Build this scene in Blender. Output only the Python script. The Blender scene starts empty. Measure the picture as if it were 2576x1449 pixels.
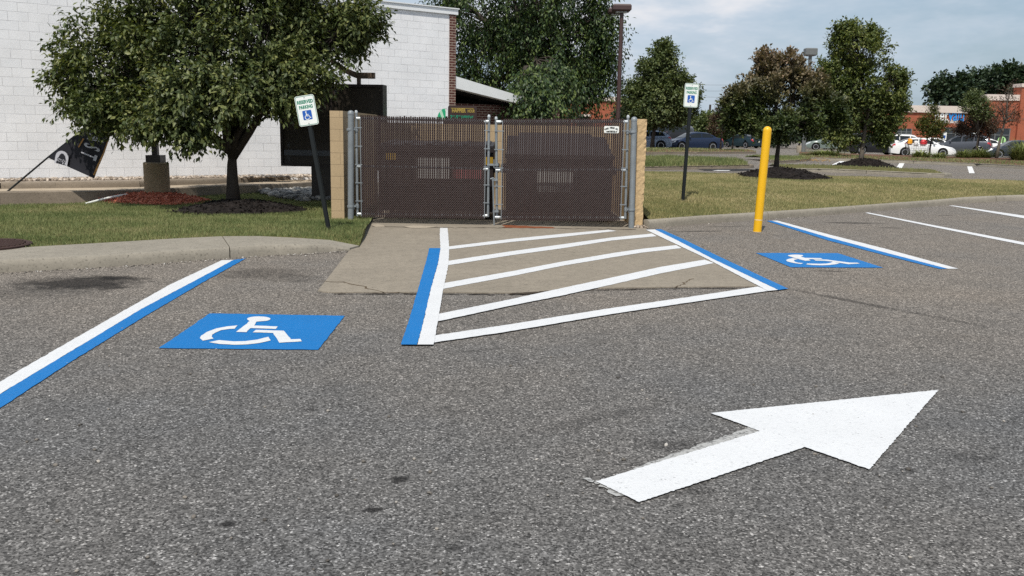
import bpy, bmesh, math, random
import numpy as np
from mathutils import Vector, Matrix

random.seed(7)
rng = np.random.default_rng(11)
SC = bpy.context.scene
COL = SC.collection
R = math.radians

# ------------------------------------------------------------------ camera calibration
# The photograph is measured on a 2576 x 1449 grid; gp() and at() turn a measured grid point into a
# point of the real place (on a level plane, or on an upright plane at a given distance).
FPX, CX, CY = 2231.0, 1288.0, 724.5
EYE = 1.65
PITCH = math.atan((CY - 330.0) / FPX)
ROLL = 0.018
cp, sp = math.cos(PITCH), math.sin(PITCH)
FW = np.array([0, cp, -sp]); RT = np.array([1.0, 0, 0]); UP = np.array([0, sp, cp])
cr, sr = math.cos(ROLL), math.sin(ROLL)
EXV = cr * RT + sr * UP
EDV = sr * RT - cr * UP
CAM = np.array([0, 0, EYE])


def ray(px, py):
    return FW * FPX + (px - CX) * EXV + (py - CY) * EDV


def gp(px, py, z=0.0):
    d = ray(px, py)
    t = (z - EYE) / d[2]
    p = CAM + d * t
    return Vector(p)


def at(px, py, Y):
    d = ray(px, py)
    return Vector(CAM + d * (Y / d[1]))


def gt(px, py, fun):
    z = 0.2
    for _ in range(25):
        p = gp(px, py, z)
        z = 0.5 * z + 0.5 * fun(p.x, p.y)
    p = gp(px, py, z)
    return Vector((p.x, p.y, fun(p.x, p.y)))


def sm(a, b, x):
    t = min(1.0, max(0.0, (x - a) / (b - a)))
    return t * t * (3 - 2 * t)


def lerp(a, b, t):
    return a + (b - a) * t


# ------------------------------------------------------------------ terrain
def z_lot(x, y):
    return sm(22, 29, y) * (0.30 + 0.13 * min(1, max(0, (25 - x) / 15)) * min(1, max(0, (y - 28) / 40)))


def z_lawn(x, y):
    return 0.14 - 0.11 * sm(12.5, 17.5, y)


KERB_R = [gp(*q) for q in ((1634, 574), (1760, 563), (1892, 554), (1932, 551), (2032, 544), (2132, 536), (2252, 526), (2352, 518), (2432, 512.5), (2505, 510.5), (2576, 509.5), (2900, 512))]
_kx = [p.x for p in KERB_R]; _ky = [p.y for p in KERB_R]
BACK_Y = 29.5


def z_verge(x, y):
    yf = float(np.interp(x, _kx, _ky))
    u = (y - yf) / max(0.5, BACK_Y - yf)
    s = min(1, max(0, (x - 2.5) / 16))
    return 0.135 + 0.29 * sm(0, 0.42, u) * (1 - 0.38 * s)


# ------------------------------------------------------------------ object helpers
WL = {}


def tag(o, label=None, cat=None, group=None, kind=None):
    if label: o['label'] = label
    if cat: o['category'] = cat
    if group: o['group'] = group
    if kind: o['kind'] = kind
    return o


def thing(name, label, cat, loc=(0, 0, 0), group=None, rz=0.0):
    o = bpy.data.objects.new(name, None)
    o.empty_display_size = 0.2
    COL.objects.link(o)
    o.location = Vector(loc); o.rotation_euler = (0, 0, rz)
    WL[o.name] = Vector(loc)
    return tag(o, label, cat, group)


class MB:
    def __init__(s):
        s.v = []; s.f = []

    def add(s, v, f):
        n = len(s.v)
        s.v += [tuple(p) for p in v]
        s.f += [tuple(i + n for i in q) for q in f]
        return s

    def box(s, c, size, M=None):
        x, y, z = size[0] / 2, size[1] / 2, size[2] / 2
        v = [Vector((sx * x, sy * y, sz * z)) for sx in (-1, 1) for sy in (-1, 1) for sz in (-1, 1)]
        if M is not None: v = [M @ p for p in v]
        c = Vector(c)
        v = [p + c for p in v]
        return s.add(v, [(0, 1, 3, 2), (4, 6, 7, 5), (0, 4, 5, 1), (2, 3, 7, 6), (0, 2, 6, 4), (1, 5, 7, 3)])

    def tube(s, pts, rad, n=8, cap=True):
        pts = [Vector(p) for p in pts]
        if not hasattr(rad, '__len__'): rad = [rad] * len(pts)
        rings = []
        up = Vector((0.13, 0.31, 0.94))
        for i, p in enumerate(pts):
            d = (pts[min(i + 1, len(pts) - 1)] - pts[max(i - 1, 0)])
            d = d.normalized() if d.length > 1e-9 else Vector((0, 0, 1))
            a = d.cross(up)
            if a.length < 0.15: a = d.cross(Vector((1, 0, 0)))
            a.normalize(); b = d.cross(a)
            rings.append([p + (a * math.cos(2 * math.pi * k / n) + b * math.sin(2 * math.pi * k / n)) * rad[i] for k in range(n)])
        v = [q for r in rings for q in r]; f = []
        for i in range(len(pts) - 1):
            for k in range(n):
                a0 = i * n + k; a1 = i * n + (k + 1) % n
                f.append((a0, a1, a1 + n, a0 + n))
        if cap:
            f.append(tuple(range(n - 1, -1, -1)))
            f.append(tuple((len(pts) - 1) * n + k for k in range(n)))
        return s.add(v, f)

    def lathe(s, c, prof, n=20, axis='z', M=None):
        """prof: (r, h) pairs"""
        v = []; f = []
        for r, h in prof:
            for k in range(n):
                a = 2 * math.pi * k / n
                p = Vector((r * math.cos(a), r * math.sin(a), h))
                if axis == 'y': p = Vector((p.x, p.z, p.y))
                if axis == 'x': p = Vector((p.z, p.x, p.y))
                if M is not None: p = M @ p
                v.append(p + Vector(c))
        for i in range(len(prof) - 1):
            for k in range(n):
                a0 = i * n + k; a1 = i * n + (k + 1) % n
                f.append((a0, a1, a1 + n, a0 + n))
        f.append(tuple(range(n - 1, -1, -1)))
        f.append(tuple((len(prof) - 1) * n + k for k in range(n)))
        return s.add(v, f)

    def prism(s, poly, z0, z1):
        n = len(poly)
        v = [(p[0], p[1], z0) for p in poly] + [(p[0], p[1], z1) for p in poly]
        f = [tuple(range(n - 1, -1, -1)), tuple(range(n, 2 * n))]
        for i in range(n):
            j = (i + 1) % n
            f.append((i, j, n + j, n + i))
        return s.add(v, f)

    def poly(s, pts):
        return s.add(pts, [tuple(range(len(pts)))])

    def extrude(s, poly3, d):
        """planar polygon pushed along the vector d"""
        n = len(poly3); d = Vector(d)
        v = [Vector(p) for p in poly3] + [Vector(p) + d for p in poly3]
        f = [tuple(range(n)), tuple(range(2 * n - 1, n - 1, -1))]
        for i in range(n):
            j = (i + 1) % n
            f.append((j, i, n + i, n + j))
        return s.add(v, f)

    def grid(s, rows):
        nr, nc = len(rows), len(rows[0])
        v = [p for r in rows for p in r]
        f = [(i * nc + j, i * nc + j + 1, (i + 1) * nc + j + 1, (i + 1) * nc + j) for i in range(nr - 1) for j in range(nc - 1)]
        return s.add(v, f)


def parent_loc(parent):
    p = Vector((0, 0, 0))
    while parent is not None:
        p += WL.get(parent.name, Vector((0, 0, 0)))
        parent = parent.parent
    return p


def link(name, me, mat, parent=None, local=False, smooth=False, loc=None):
    if mat is not None and not me.materials: me.materials.append(mat)
    if parent is not None and not local:
        me.transform(Matrix.Translation(-parent_loc(parent)))
    if smooth:
        me.polygons.foreach_set('use_smooth', [True] * len(me.polygons))
    o = bpy.data.objects.new(name, me)
    COL.objects.link(o)
    if parent is not None: o.parent = parent
    if loc is not None:
        me.transform(Matrix.Translation(-Vector(loc))); o.location = loc
    WL[o.name] = Vector(loc) if loc is not None else Vector((0, 0, 0))
    me.update()
    return o


def mk(name, mb, mat, parent=None, local=False, smooth=False, loc=None, fix=True):
    me = bpy.data.meshes.new(name)
    me.from_pydata([tuple(p) for p in mb.v], [], mb.f)
    if fix:
        bm = bmesh.new(); bm.from_mesh(me)
        bmesh.ops.recalc_face_normals(bm, faces=bm.faces)
        bm.to_mesh(me); bm.free()
    return link(name, me, mat, parent, local, smooth, loc)


def smooth_by_angle(o, ang=35):
    me = o.data
    me.polygons.foreach_set('use_smooth', [True] * len(me.polygons))
    try:
        me.set_sharp_from_angle(angle=R(ang))
    except Exception:
        pass
    return o


def fast(name, V, T, mat, parent=None, local=False, loc=None):
    """V (n,3) and T (m,3) arrays"""
    V = np.asarray(V, np.float32); T = np.asarray(T, np.int32)
    me = bpy.data.meshes.new(name)
    me.vertices.add(len(V)); me.vertices.foreach_set('co', V.ravel())
    me.loops.add(T.size); me.loops.foreach_set('vertex_index', T.ravel())
    me.polygons.add(len(T))
    me.polygons.foreach_set('loop_start', np.arange(0, T.size, 3, dtype=np.int32))
    me.polygons.foreach_set('loop_total', np.full(len(T), 3, np.int32))
    me.update(calc_edges=True)
    return link(name, me, mat, parent, local, False, loc)


def text_bits(s, size, bold=0.0, space=1.0):
    cu = bpy.data.curves.new('lettering', 'FONT')
    cu.body = s; cu.size = size; cu.align_x = 'CENTER'; cu.align_y = 'CENTER'
    cu.offset = bold; cu.space_character = space; cu.extrude = 0.0; cu.resolution_u = 3
    o = bpy.data.objects.new('lettering', cu)
    COL.objects.link(o)
    bpy.context.view_layer.update()
    dg = bpy.context.evaluated_depsgraph_get()
    me = bpy.data.meshes.new_from_object(o.evaluated_get(dg))
    bpy.data.objects.remove(o); bpy.data.curves.remove(cu)
    v = [Vector(p.co) for p in me.vertices]; f = [tuple(p.vertices) for p in me.polygons]
    bpy.data.meshes.remove(me)
    return v, f


def add_text(mb, s, size, O, X, U, bold=0.0, sx=1.0, space=1.0, width=None):
    """text in the plane spanned by X (reading direction) and U (up of the letters), centred on O"""
    v, f = text_bits(s, size, bold, space)
    if width:
        w = max(p.x for p in v) - min(p.x for p in v)
        sx = width / w
    O = Vector(O); X = Vector(X); U = Vector(U)
    mb.add([O + X * (p.x * sx) + U * p.y for p in v], f)


# ------------------------------------------------------------------ materials
def nodes_of(m):
    m.use_nodes = True
    nt = m.node_tree
    for n in list(nt.nodes): nt.nodes.remove(n)
    return nt


class N:
    def __init__(s, nt): s.nt = nt

    def __call__(s, t, ins=None, **kw):
        n = s.nt.nodes.new(t)
        for k, v in kw.items(): setattr(n, k, v)
        for k, v in (ins or {}).items():
            if isinstance(v, bpy.types.NodeSocket): s.nt.links.new(v, n.inputs[k])
            else: n.inputs[k].default_value = v
        return n

    def ramp(s, fac, stops, interp='LINEAR'):
        n = s('ShaderNodeValToRGB', {'Fac': fac})
        cr_ = n.color_ramp; cr_.interpolation = interp
        while len(cr_.elements) < len(stops): cr_.elements.new(0.5)
        for e, (p, c) in zip(cr_.elements, stops):
            e.position = p
            e.color = (c, c, c, 1) if not hasattr(c, '__len__') else (*c[:3], 1)
        return n.outputs['Color']

    def mix(s, fac, a, b, mode='MIX'):
        n = s.nt.nodes.new('ShaderNodeMix'); n.data_type = 'RGBA'; n.blend_type = mode
        for idx, v in ((0, fac), (6, a), (7, b)):
            if isinstance(v, bpy.types.NodeSocket): s.nt.links.new(v, n.inputs[idx])
            elif idx == 0: n.inputs[0].default_value = v
            else: n.inputs[idx].default_value = (*v[:3], 1) if hasattr(v, '__len__') else (v, v, v, 1)
        return n.outputs[2]

    def math(s, op, a, b=0.0, clamp=False):
        n = s.nt.nodes.new('ShaderNodeMath'); n.operation = op; n.use_clamp = clamp
        for i, v in enumerate((a, b)):
            if isinstance(v, bpy.types.NodeSocket): s.nt.links.new(v, n.inputs[i])
            else: n.inputs[i].default_value = v
        return n.outputs[0]

    def noise(s, vec, scale, detail=3.0, rough=0.55):
        return s('ShaderNodeTexNoise', {'Vector': vec, 'Scale': scale, 'Detail': detail, 'Roughness': rough}).outputs['Fac']

    def pos(s): return s('ShaderNodeNewGeometry').outputs['Position']

    def out(s, col, rough=0.8, spec=0.3, metal=0.0, bump=None, bstr=0.3, bdist=0.01, coat=0.0):
        b = s('ShaderNodeBsdfPrincipled', {'Roughness': rough, 'Metallic': metal, 'Specular IOR Level': spec, 'Coat Weight': coat})
        if isinstance(col, bpy.types.NodeSocket): s.nt.links.new(col, b.inputs['Base Color'])
        else: b.inputs['Base Color'].default_value = (*col[:3], 1)
        if bump is not None:
            bn = s('ShaderNodeBump', {'Height': bump, 'Strength': bstr, 'Distance': bdist})
            s.nt.links.new(bn.outputs[0], b.inputs['Normal'])
        o = s('ShaderNodeOutputMaterial')
        s.nt.links.new(b.outputs[0], o.inputs[0])
        return b


def plain(name, col, rough=0.6, spec=0.4, metal=0.0, var=0.12, scale=6.0, coat=0.0, bump=0.0, fine=None):
    m = bpy.data.materials.new(name); n = N(nodes_of(m))
    p = n.pos()
    f = n.noise(p, scale, 4)
    c = n.mix(f, tuple(x * (1 - var) for x in col), tuple(min(1, x * (1 + var)) for x in col))
    if fine:
        g = n.noise(p, fine, 2)
        c = n.mix(g, n.mix(1.0, c, 0.8, 'MULTIPLY'), n.mix(1.0, c, 1.15, 'MULTIPLY'))
    n.out(c, rough, spec, metal, bump=(n.noise(p, fine or scale * 8, 3) if bump else None), bstr=bump, coat=coat)
    return m


def leaf_mat(name, stops, transl=0.25, rough=0.5, top=None):
    m = bpy.data.materials.new(name); n = N(nodes_of(m))
    g = n('ShaderNodeNewGeometry')
    rnd = g.outputs['Random Per Island']
    nz = n.noise(g.outputs['Position'], 1.1, 2)
    fac = n.math('ADD', n.math('MULTIPLY', rnd, 0.65), n.math('MULTIPLY', n.math('SUBTRACT', nz, 0.3), 0.7), True)
    c = n.ramp(fac, stops)
    if top:
        z0, z1, colr = top
        z = n('ShaderNodeSeparateXYZ', {0: g.outputs['Position']}).outputs[2]
        z = n.math('ADD', z, n.math('MULTIPLY', n.math('SUBTRACT', nz, 0.5), 2.2))
        mr = n('ShaderNodeMapRange', {0: z, 1: z0, 2: z1}).outputs[0]
        mr = n.math('MULTIPLY', mr, n.math('ADD', n.math('MULTIPLY', rnd, 0.6), 0.22), True)
        c = n.mix(mr, c, colr)
    b = n('ShaderNodeBsdfPrincipled', {'Base Color': c, 'Roughness': rough, 'Specular IOR Level': 0.35})
    t = n('ShaderNodeBsdfTranslucent', {'Color': n.mix(1.0, c, (1.3, 1.35, 0.6), 'MULTIPLY')})
    ms = n('ShaderNodeMixShader', {0: transl, 1: b.outputs[0], 2: t.outputs[0]})
    o = n('ShaderNodeOutputMaterial', {0: ms.outputs[0]})
    return m


MAT = {}
# asphalt -------------------------------------------------------------
STAINS = []   # (x, y, rx, ry, rot, strength)


def asphalt():
    m = bpy.data.materials.new('asphalt'); n = N(nodes_of(m))
    p = n.pos()
    v1 = n('ShaderNodeTexVoronoi', {'Vector': p, 'Scale': 112.0}, feature='F1')
    cell = n('ShaderNodeSeparateColor', {0: v1.outputs['Color']}).outputs[0]
    c1 = n.ramp(cell, [(0.0, 0.034), (0.25, 0.084), (0.55, 0.132), (0.86, 0.205), (0.95, 0.285), (1.0, 0.48)])
    v2 = n('ShaderNodeTexVoronoi', {'Vector': p, 'Scale': 52.0}, feature='F1')
    cell2 = n('ShaderNodeSeparateColor', {0: v2.outputs['Color']}).outputs[1]
    c2 = n.ramp(cell2, [(0.0, 0.80), (0.5, 1.0), (0.9, 1.10), (1.0, 1.35)])
    c = n.mix(1.0, c1, c2, 'MULTIPLY')
    big = n.noise(p, 0.33, 5, 0.62)
    med = n.noise(p, 2.3, 4, 0.6)
    fin = n.noise(p, 14.0, 3, 0.6)
    c = n.mix(1.0, c, n.ramp(big, [(0.3, (0.92, 0.92, 0.92)), (0.5, (1.03, 0.99, 0.94)), (0.72, (1.10, 1.03, 0.95))]), 'MULTIPLY')
    c = n.mix(1.0, c, n.ramp(med, [(0.25, 0.90), (0.6, 1.03)]), 'MULTIPLY')
    c = n.mix(1.0, c, n.ramp(fin, [(0.3, 0.95), (0.65, 1.04)]), 'MULTIPLY')
    # greyer and darker in the lane in front, browner and paler back towards the stalls
    y = n('ShaderNodeSeparateXYZ', {0: p}).outputs[1]
    yy = n.math('ADD', y, n.math('MULTIPLY', big, 2.5))
    lane = n('ShaderNodeMapRange', {0: yy, 1: 6.0, 2: 11.0}).outputs[0]
    c = n.mix(1.0, c, n.ramp(lane, [(0.0, (0.82, 0.825, 0.83)), (1.0, (1.18, 1.09, 0.985))]), 'MULTIPLY')
    for (sx, sy, rx, ry, rot, st) in STAINS:
        mp = n('ShaderNodeMapping', {'Vector': p, 'Location': (sx, sy, 0), 'Rotation': (0, 0, rot), 'Scale': (rx, ry, 1)}, vector_type='TEXTURE')
        ln = n('ShaderNodeVectorMath', {0: n('ShaderNodeVectorMath', {0: mp.outputs[0], 1: (1, 1, 0)}, operation='MULTIPLY').outputs[0]}, operation='LENGTH').outputs['Value']
        dd = n.math('ADD', ln, n.math('MULTIPLY', n.math('SUBTRACT', n.noise(p, 5.0 if rx > .25 else 22.0, 4, .65), 0.5), 1.5))
        k = n('ShaderNodeMapRange', {0: dd, 1: 1.15, 2: 0.5, 3: 0.0, 4: st}).outputs[0]
        c = n.mix(k, c, n.mix(1.0, c, (0.17, 0.165, 0.165), 'MULTIPLY'))
    n.out(c, 0.92, 0.25, bump=n.math('ADD', cell, n.math('MULTIPLY', fin, 0.6)), bstr=0.55, bdist=0.006)
    return m


def concrete(name, col, spots=0.35, stain=0.25, crack=False):
    m = bpy.data.materials.new(name); n = N(nodes_of(m))
    p = n.pos()
    a = n.noise(p, 0.9, 5, .6); b = n.noise(p, 7.0, 4, .6); d = n.noise(p, 38.0, 2, .5)
    c = n.mix(a, tuple(x * (1 - stain) for x in col), tuple(x * (1 + stain * .6) for x in col))
    c = n.mix(1.0, c, n.ramp(b, [(0.25, 0.86), (0.7, 1.08)]), 'MULTIPLY')
    c = n.mix(1.0, c, n.ramp(d, [(0.25, 1 - spots), (0.42, 1.0), (0.75, 1.06)]), 'MULTIPLY')
    v = n('ShaderNodeTexVoronoi', {'Vector': p, 'Scale': 9.0}, feature='F1').outputs['Distance']
    sp_ = n.math('MULTIPLY', n.ramp(v, [(0.05, 1.0), (0.13, 0.0)]), n.ramp(b, [(0.45, 0.0), (0.6, 0.9)]))
    c = n.mix(sp_, c, n.mix(1.0, c, 0.42, 'MULTIPLY'))
    n.out(c, 0.9, 0.25, bump=d, bstr=0.35, bdist=0.005)
    return m


def brick(name, c1, c2, mortar, bw, bh, ms, rough=0.8, bump=0.6, off=0.5, faint=0.0):
    """laid in the local X (along) and Z (up) of the object"""
    m = bpy.data.materials.new(name); n = N(nodes_of(m))
    tc = n('ShaderNodeTexCoord').outputs['Object']
    s = n('ShaderNodeSeparateXYZ', {0: tc})
    wob = n.noise(tc, 3.0, 3)
    zz = n.math('ADD', s.outputs[2], n.math('MULTIPLY', n.math('SUBTRACT', wob, .5), 0.006))
    along = n.math('ADD', s.outputs[0], s.outputs[1])
    vec = n('ShaderNodeCombineXYZ', {0: along, 1: zz, 2: 0.0}).outputs[0]
    bt = n('ShaderNodeTexBrick', {'Vector': vec, 'Color1': (*c1, 1), 'Color2': (*c2, 1), 'Mortar': (*mortar, 1), 'Scale': 1.0, 'Mortar Size': ms, 'Mortar Smooth': 0.25, 'Bias': 0.0, 'Brick Width': bw, 'Row Height': bh}, offset=off)
    body = n('ShaderNodeTexBrick', {'Vector': vec, 'Color1': (*c1, 1), 'Color2': (*c2, 1), 'Mortar': (*c1, 1), 'Scale': 1.0, 'Mortar Size': 0.0, 'Brick Width': bw, 'Row Height': bh}, offset=off)
    c = bt.outputs['Color']
    if faint:
        k = n.ramp(n.noise(tc, 2.2, 3), [(0.35, 0.0), (0.65, faint)])
        c = n.mix(k, c, body.outputs['Color'])
    g = n.noise(tc, 1.3, 5, .6)
    c = n.mix(1.0, c, n.ramp(g, [(0.25, 0.9), (0.7, 1.05)]), 'MULTIPLY')
    c = n.mix(1.0, c, n.ramp(n.noise(tc, 30, 3), [(0.3, 0.93), (0.7, 1.05)]), 'MULTIPLY')
    h = n.math('ADD', n.math('MULTIPLY', bt.outputs['Fac'], -1.0), n.math('MULTIPLY', n.noise(tc, 60, 3), 0.35))
    n.out(c, rough, 0.3, bump=h, bstr=bump, bdist=0.008)
    return m


def paint(name, col, wear=0.25, old=False):
    m = bpy.data.materials.new(name); n = N(nodes_of(m))
    p = n.pos()
    a = n.noise(p, 2.4, 5, .65); d = n.noise(p, 55.0, 3, .6); e = n.noise(p, 9.0, 4, .7)
    c = n.mix(a, tuple(x * .9 for x in col), tuple(min(.92, x * 1.06) for x in col))
    c = n.mix(1.0, c, n.ramp(d, [(0.25, 0.8), (0.45, 1.0)]), 'MULTIPLY')
    vo = n('ShaderNodeTexVoronoi', {'Vector': p, 'Scale': 95.0})
    vr = n('ShaderNodeSeparateColor', {0: vo.outputs['Color']}).outputs[2]
    pit = n.math('MULTIPLY', n.ramp(vr, [(0.02, 0.8), (0.045, 0.0)]), n.ramp(e, [(0.50, 0.0), (0.62, wear * 1.3)]))
    c = n.mix(pit, c, (0.09, 0.085, 0.08))
    if old:
        c = n.mix(n.ramp(n.noise(p, 45, 4, .7), [(0.40, 0.9), (0.50, 0.05)]), c, (0.10, 0.098, 0.095))
    n.out(c, 0.65, 0.35, bump=n.math('ADD', d, n.math('MULTIPLY', n('ShaderNodeTexVoronoi', {'Vector': p, 'Scale': 90.0}).outputs['Distance'], .8)), bstr=0.4, bdist=0.004)
    return m


def grass_mat(name, stops, scale=0.6):
    m = bpy.data.materials.new(name); n = N(nodes_of(m))
    g = n('ShaderNodeNewGeometry')
    rnd = g.outputs['Random Per Island']
    nz = n.noise(g.outputs['Position'], scale, 4, .6)
    n2 = n.noise(g.outputs['Position'], scale * 6, 3, .6)
    f = n.math('ADD', n.math('MULTIPLY', rnd, 0.42), n.math('ADD', n.math('MULTIPLY', n.math('SUBTRACT', nz, .5), 1.3), n.math('MULTIPLY', n2, 0.55)), True)
    c = n.ramp(f, stops)
    b = n('ShaderNodeBsdfPrincipled', {'Base Color': c, 'Roughness': 0.6, 'Specular IOR Level': 0.2})
    t = n('ShaderNodeBsdfTranslucent', {'Color': c})
    ms = n('ShaderNodeMixShader', {0: 0.25, 1: b.outputs[0], 2: t.outputs[0]})
    n('ShaderNodeOutputMaterial', {0: ms.outputs[0]})
    return m


def soil_mat(name, stops, scale=30.0, bump=0.8, dist=0.03):
    m = bpy.data.materials.new(name); n = N(nodes_of(m))
    p = n.pos()
    v = n('ShaderNodeTexVoronoi', {'Vector': p, 'Scale': scale})
    r_ = n('ShaderNodeSeparateColor', {0: v.outputs['Color']}).outputs[0]
    f = n.math('ADD', n.math('MULTIPLY', r_, .6), n.math('MULTIPLY', n.noise(p, scale * .2, 4, .6), .5), True)
    n.out(n.ramp(f, stops), 0.95, 0.15, bump=n.math('ADD', v.outputs['Distance'], n.noise(p, scale * .4, 3)), bstr=bump, bdist=dist)
    return m
# stains measured on the lot: oil under the left stall, scuffs in the right stalls, drips in the lane
for (px, py, rx, ry, rot, st) in (
        (195, 712, .66, .46, .1, .98), (290, 699, .32, .14, -.05, .98), (265, 722, .35, .12, .1, .6), (90, 735, .7, .4, .2, .35), (650, 688, .55, .40, .2, .5), (745, 700, .3, .3, 0, .35),
        (2145, 561, .62, .16, .05, .75), (2240, 573, .26, .05, .0, .85), (2377, 542, .26, .06, .05, .75), (2455, 537, .3, .05, 0, .5), (2330, 590, .18, .03, 0, .5),
        (1760, 582, .55, .10, .3, .65), (1830, 570, .4, .08, .3, .5), (2440, 1150, .16, .07, .0, .35),
        (940, 1283, .055, .030, .2, .95), (1005, 1206, .055, .045, 0, .95), (575, 1318, .045, .03, 0, .85), (1140, 1378, .05, .03, 0, .6), (780, 1030, .04, .03, 0, .7), (1690, 1120, .2, .08, .0, .45), (2090, 682, .25, .05, 0, .75), (2180, 667, .2, .03, 0, .5),
        (1010, 690, .25, .2, 0, .3), (790, 565, .2, .2, 0, .3), (1750, 1235, .12, .05, 0, .4)):
    q = gp(px, py)
    STAINS.append((q.x, q.y, rx, ry, rot, st))
for (xa, ya, xb, yb, ry, st) in ((1985, 727, 2300, 788, .07, .6), (2290, 785, 2480, 822, .05, .4), (1290, 1100, 1690, 1010, .07, .28), (560, 985, 720, 955, .04, .35), (1130, 890, 1290, 872, .05, .3), (2250, 640, 2576, 655, .05, .3)):
    a, b = gp(xa, ya), gp(xb, yb)
    STAINS.append(((a.x + b.x) / 2, (a.y + b.y) / 2, (b - a).length / 2 * 1.1, ry, math.atan2(b.y - a.y, b.x - a.x), st))

MAT['asphalt'] = asphalt()
MAT['apron'] = concrete('apron_concrete', (0.255, 0.222, 0.175), .45, .25)
MAT['kerb'] = concrete('kerb_concrete', (0.275, 0.25, 0.205), .45, .30)
MAT['kerb_old'] = concrete('weathered_kerb', (0.24, 0.20, 0.155), .4, .35)
MAT['lane'] = concrete('lane_concrete', (0.40, 0.33, 0.245), .2, .15)
MAT['white_paint'] = paint('white_paint', (0.63, 0.64, 0.645), .45)
MAT['far_white_paint'] = paint('far_white_paint', (0.72, 0.72, 0.70), .5)
MAT['old_paint'] = paint('old_paint', (0.40, 0.40, 0.385), .8, True)
MAT['blue_paint'] = paint('blue_paint', (0.003, 0.150, 0.43), .5)
MAT['turf'] = grass_mat('turf', [(0.0, (0.07, 0.105, 0.036)), (.35, (0.155, 0.195, 0.072)), (.68, (0.265, 0.275, 0.118)), (1.0, (0.43, 0.36, 0.20))], .5)
MAT['dry_turf'] = grass_mat('dry_turf', [(0.0, (0.105, 0.14, 0.05)), (.32, (0.24, 0.245, 0.10)), (.60, (0.42, 0.365, 0.18)), (1.0, (0.58, 0.48, 0.29))], .45)
MAT['turf_soil'] = soil_mat('turf_soil', [(0, (0.05, 0.055, 0.02)), (.6, (0.11, 0.105, 0.04)), (1, (0.17, 0.14, 0.06))], 40, .5, .02)
MAT['black_mulch'] = soil_mat('black_mulch', [(0, (0.004, 0.0035, 0.003)), (.6, (0.014, 0.011, 0.010)), (1, (0.034, 0.027, 0.024))], 22)
MAT['red_mulch'] = soil_mat('red_mulch', [(0, (0.12, 0.032, 0.018)), (.5, (0.42, 0.12, 0.07)), (1, (0.64, 0.26, 0.17))], 16, 1.0, .04)
MAT['brown_mulch'] = soil_mat('brown_mulch', [(0, (0.045, 0.024, 0.016)), (.5, (0.12, 0.062, 0.04)), (1, (0.22, 0.13, 0.08))], 12)
MAT['gravel'] = soil_mat('gravel', [(0, (0.05, 0.042, 0.035)), (.45, (0.23, 0.19, 0.15)), (.8, (0.40, 0.34, 0.28)), (1, (0.62, 0.56, 0.49))], 24, 1.0, .03)

# ------------------------------------------------------------------ ground
xs = [-260, -120, -60, -30, -15, -8, -4, 0, 4, 7, 10, 12, 14, 16, 18, 20, 22, 25, 30, 40, 55, 80, 130, 280]
ys = [-30, -8, 0, 8, 16, 20] + [21 + .75 * i for i in range(14)] + [33, 36, 40, 45, 50, 55, 60, 68, 80, 110, 160, 260, 500]
mb = MB().grid([[(x, y, z_lot(x, y)) for x in xs] for y in ys])
tag(mk('asphalt_ground', mb, MAT['asphalt'], smooth=True), 'grey speckled asphalt of the car park', kind='structure')

# concrete apron in front of the gates and the slab it runs back to inside the enclosure
ap = [gp(*q) for q in ((800, 732.5), (812, 735.5), (835, 737.3), (940, 736.6), (1044, 737), (1150, 737), (1235, 738.2), (1288, 738.4), (1345, 736.5), (1395, 730.5), (1440, 728), (1488, 726.8), (1600, 724.6), (1713, 723.4), (1810, 722.5), (1911, 721.5), (1771, 646.5), (1679, 603), (1624.5, 577.5))]
ap += [Vector((2.62, 16.2, 0)), Vector((2.62, 20.2, 0)), Vector((-3.2, 20.2, 0)), Vector((-3.2, 16.0, 0)), gp(915, 578), gp(905, 597), gp(879, 631)]
ap = [(p.x, p.y) for p in ap]
mb = MB().prism(ap, -0.05, 0.009)
tag(mk('concrete_pavement', mb, MAT['apron']), 'tan concrete apron in front of the gates', kind='structure')
# the broken-off lip and the crack across its left corner
cr_pts = [gp(*q, .0105) for q in ((800, 707), (815, 706), (835, 709), (858, 709.5), (880, 714.5), (905, 718), (930, 724), (950, 731), (968, 735.5), (1005, 735))]
MAT['crack'] = plain('crack_dirt', (0.10, 0.075, 0.05), .95, .1, var=.5, scale=30)
MAT['patch'] = concrete('pale_patch', (0.36, 0.31, 0.24), .3, .3)


def ribbon(mbx, pts, widths, z=None):
    L = []; Rr = []
    for i, p in enumerate(pts):
        d = (pts[min(i + 1, len(pts) - 1)] - pts[max(i - 1, 0)]); d.z = 0; d.normalize()
        nn = Vector((-d.y, d.x, 0)) * (widths[i] if hasattr(widths, '__len__') else widths) * .5
        L.append(p + nn); Rr.append(p - nn)
    mbx.grid([L, Rr])


def wander(pts, step=.08, amp=.02):
    out = []
    for a, b in zip(pts[:-1], pts[1:]):
        k = max(1, int((b - a).length / step))
        for i in range(k):
            q = a.lerp(b, i / k)
            out.append(q + Vector((random.gauss(0, amp), random.gauss(0, amp), 0)))
    out.append(pts[-1])
    return out


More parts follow.
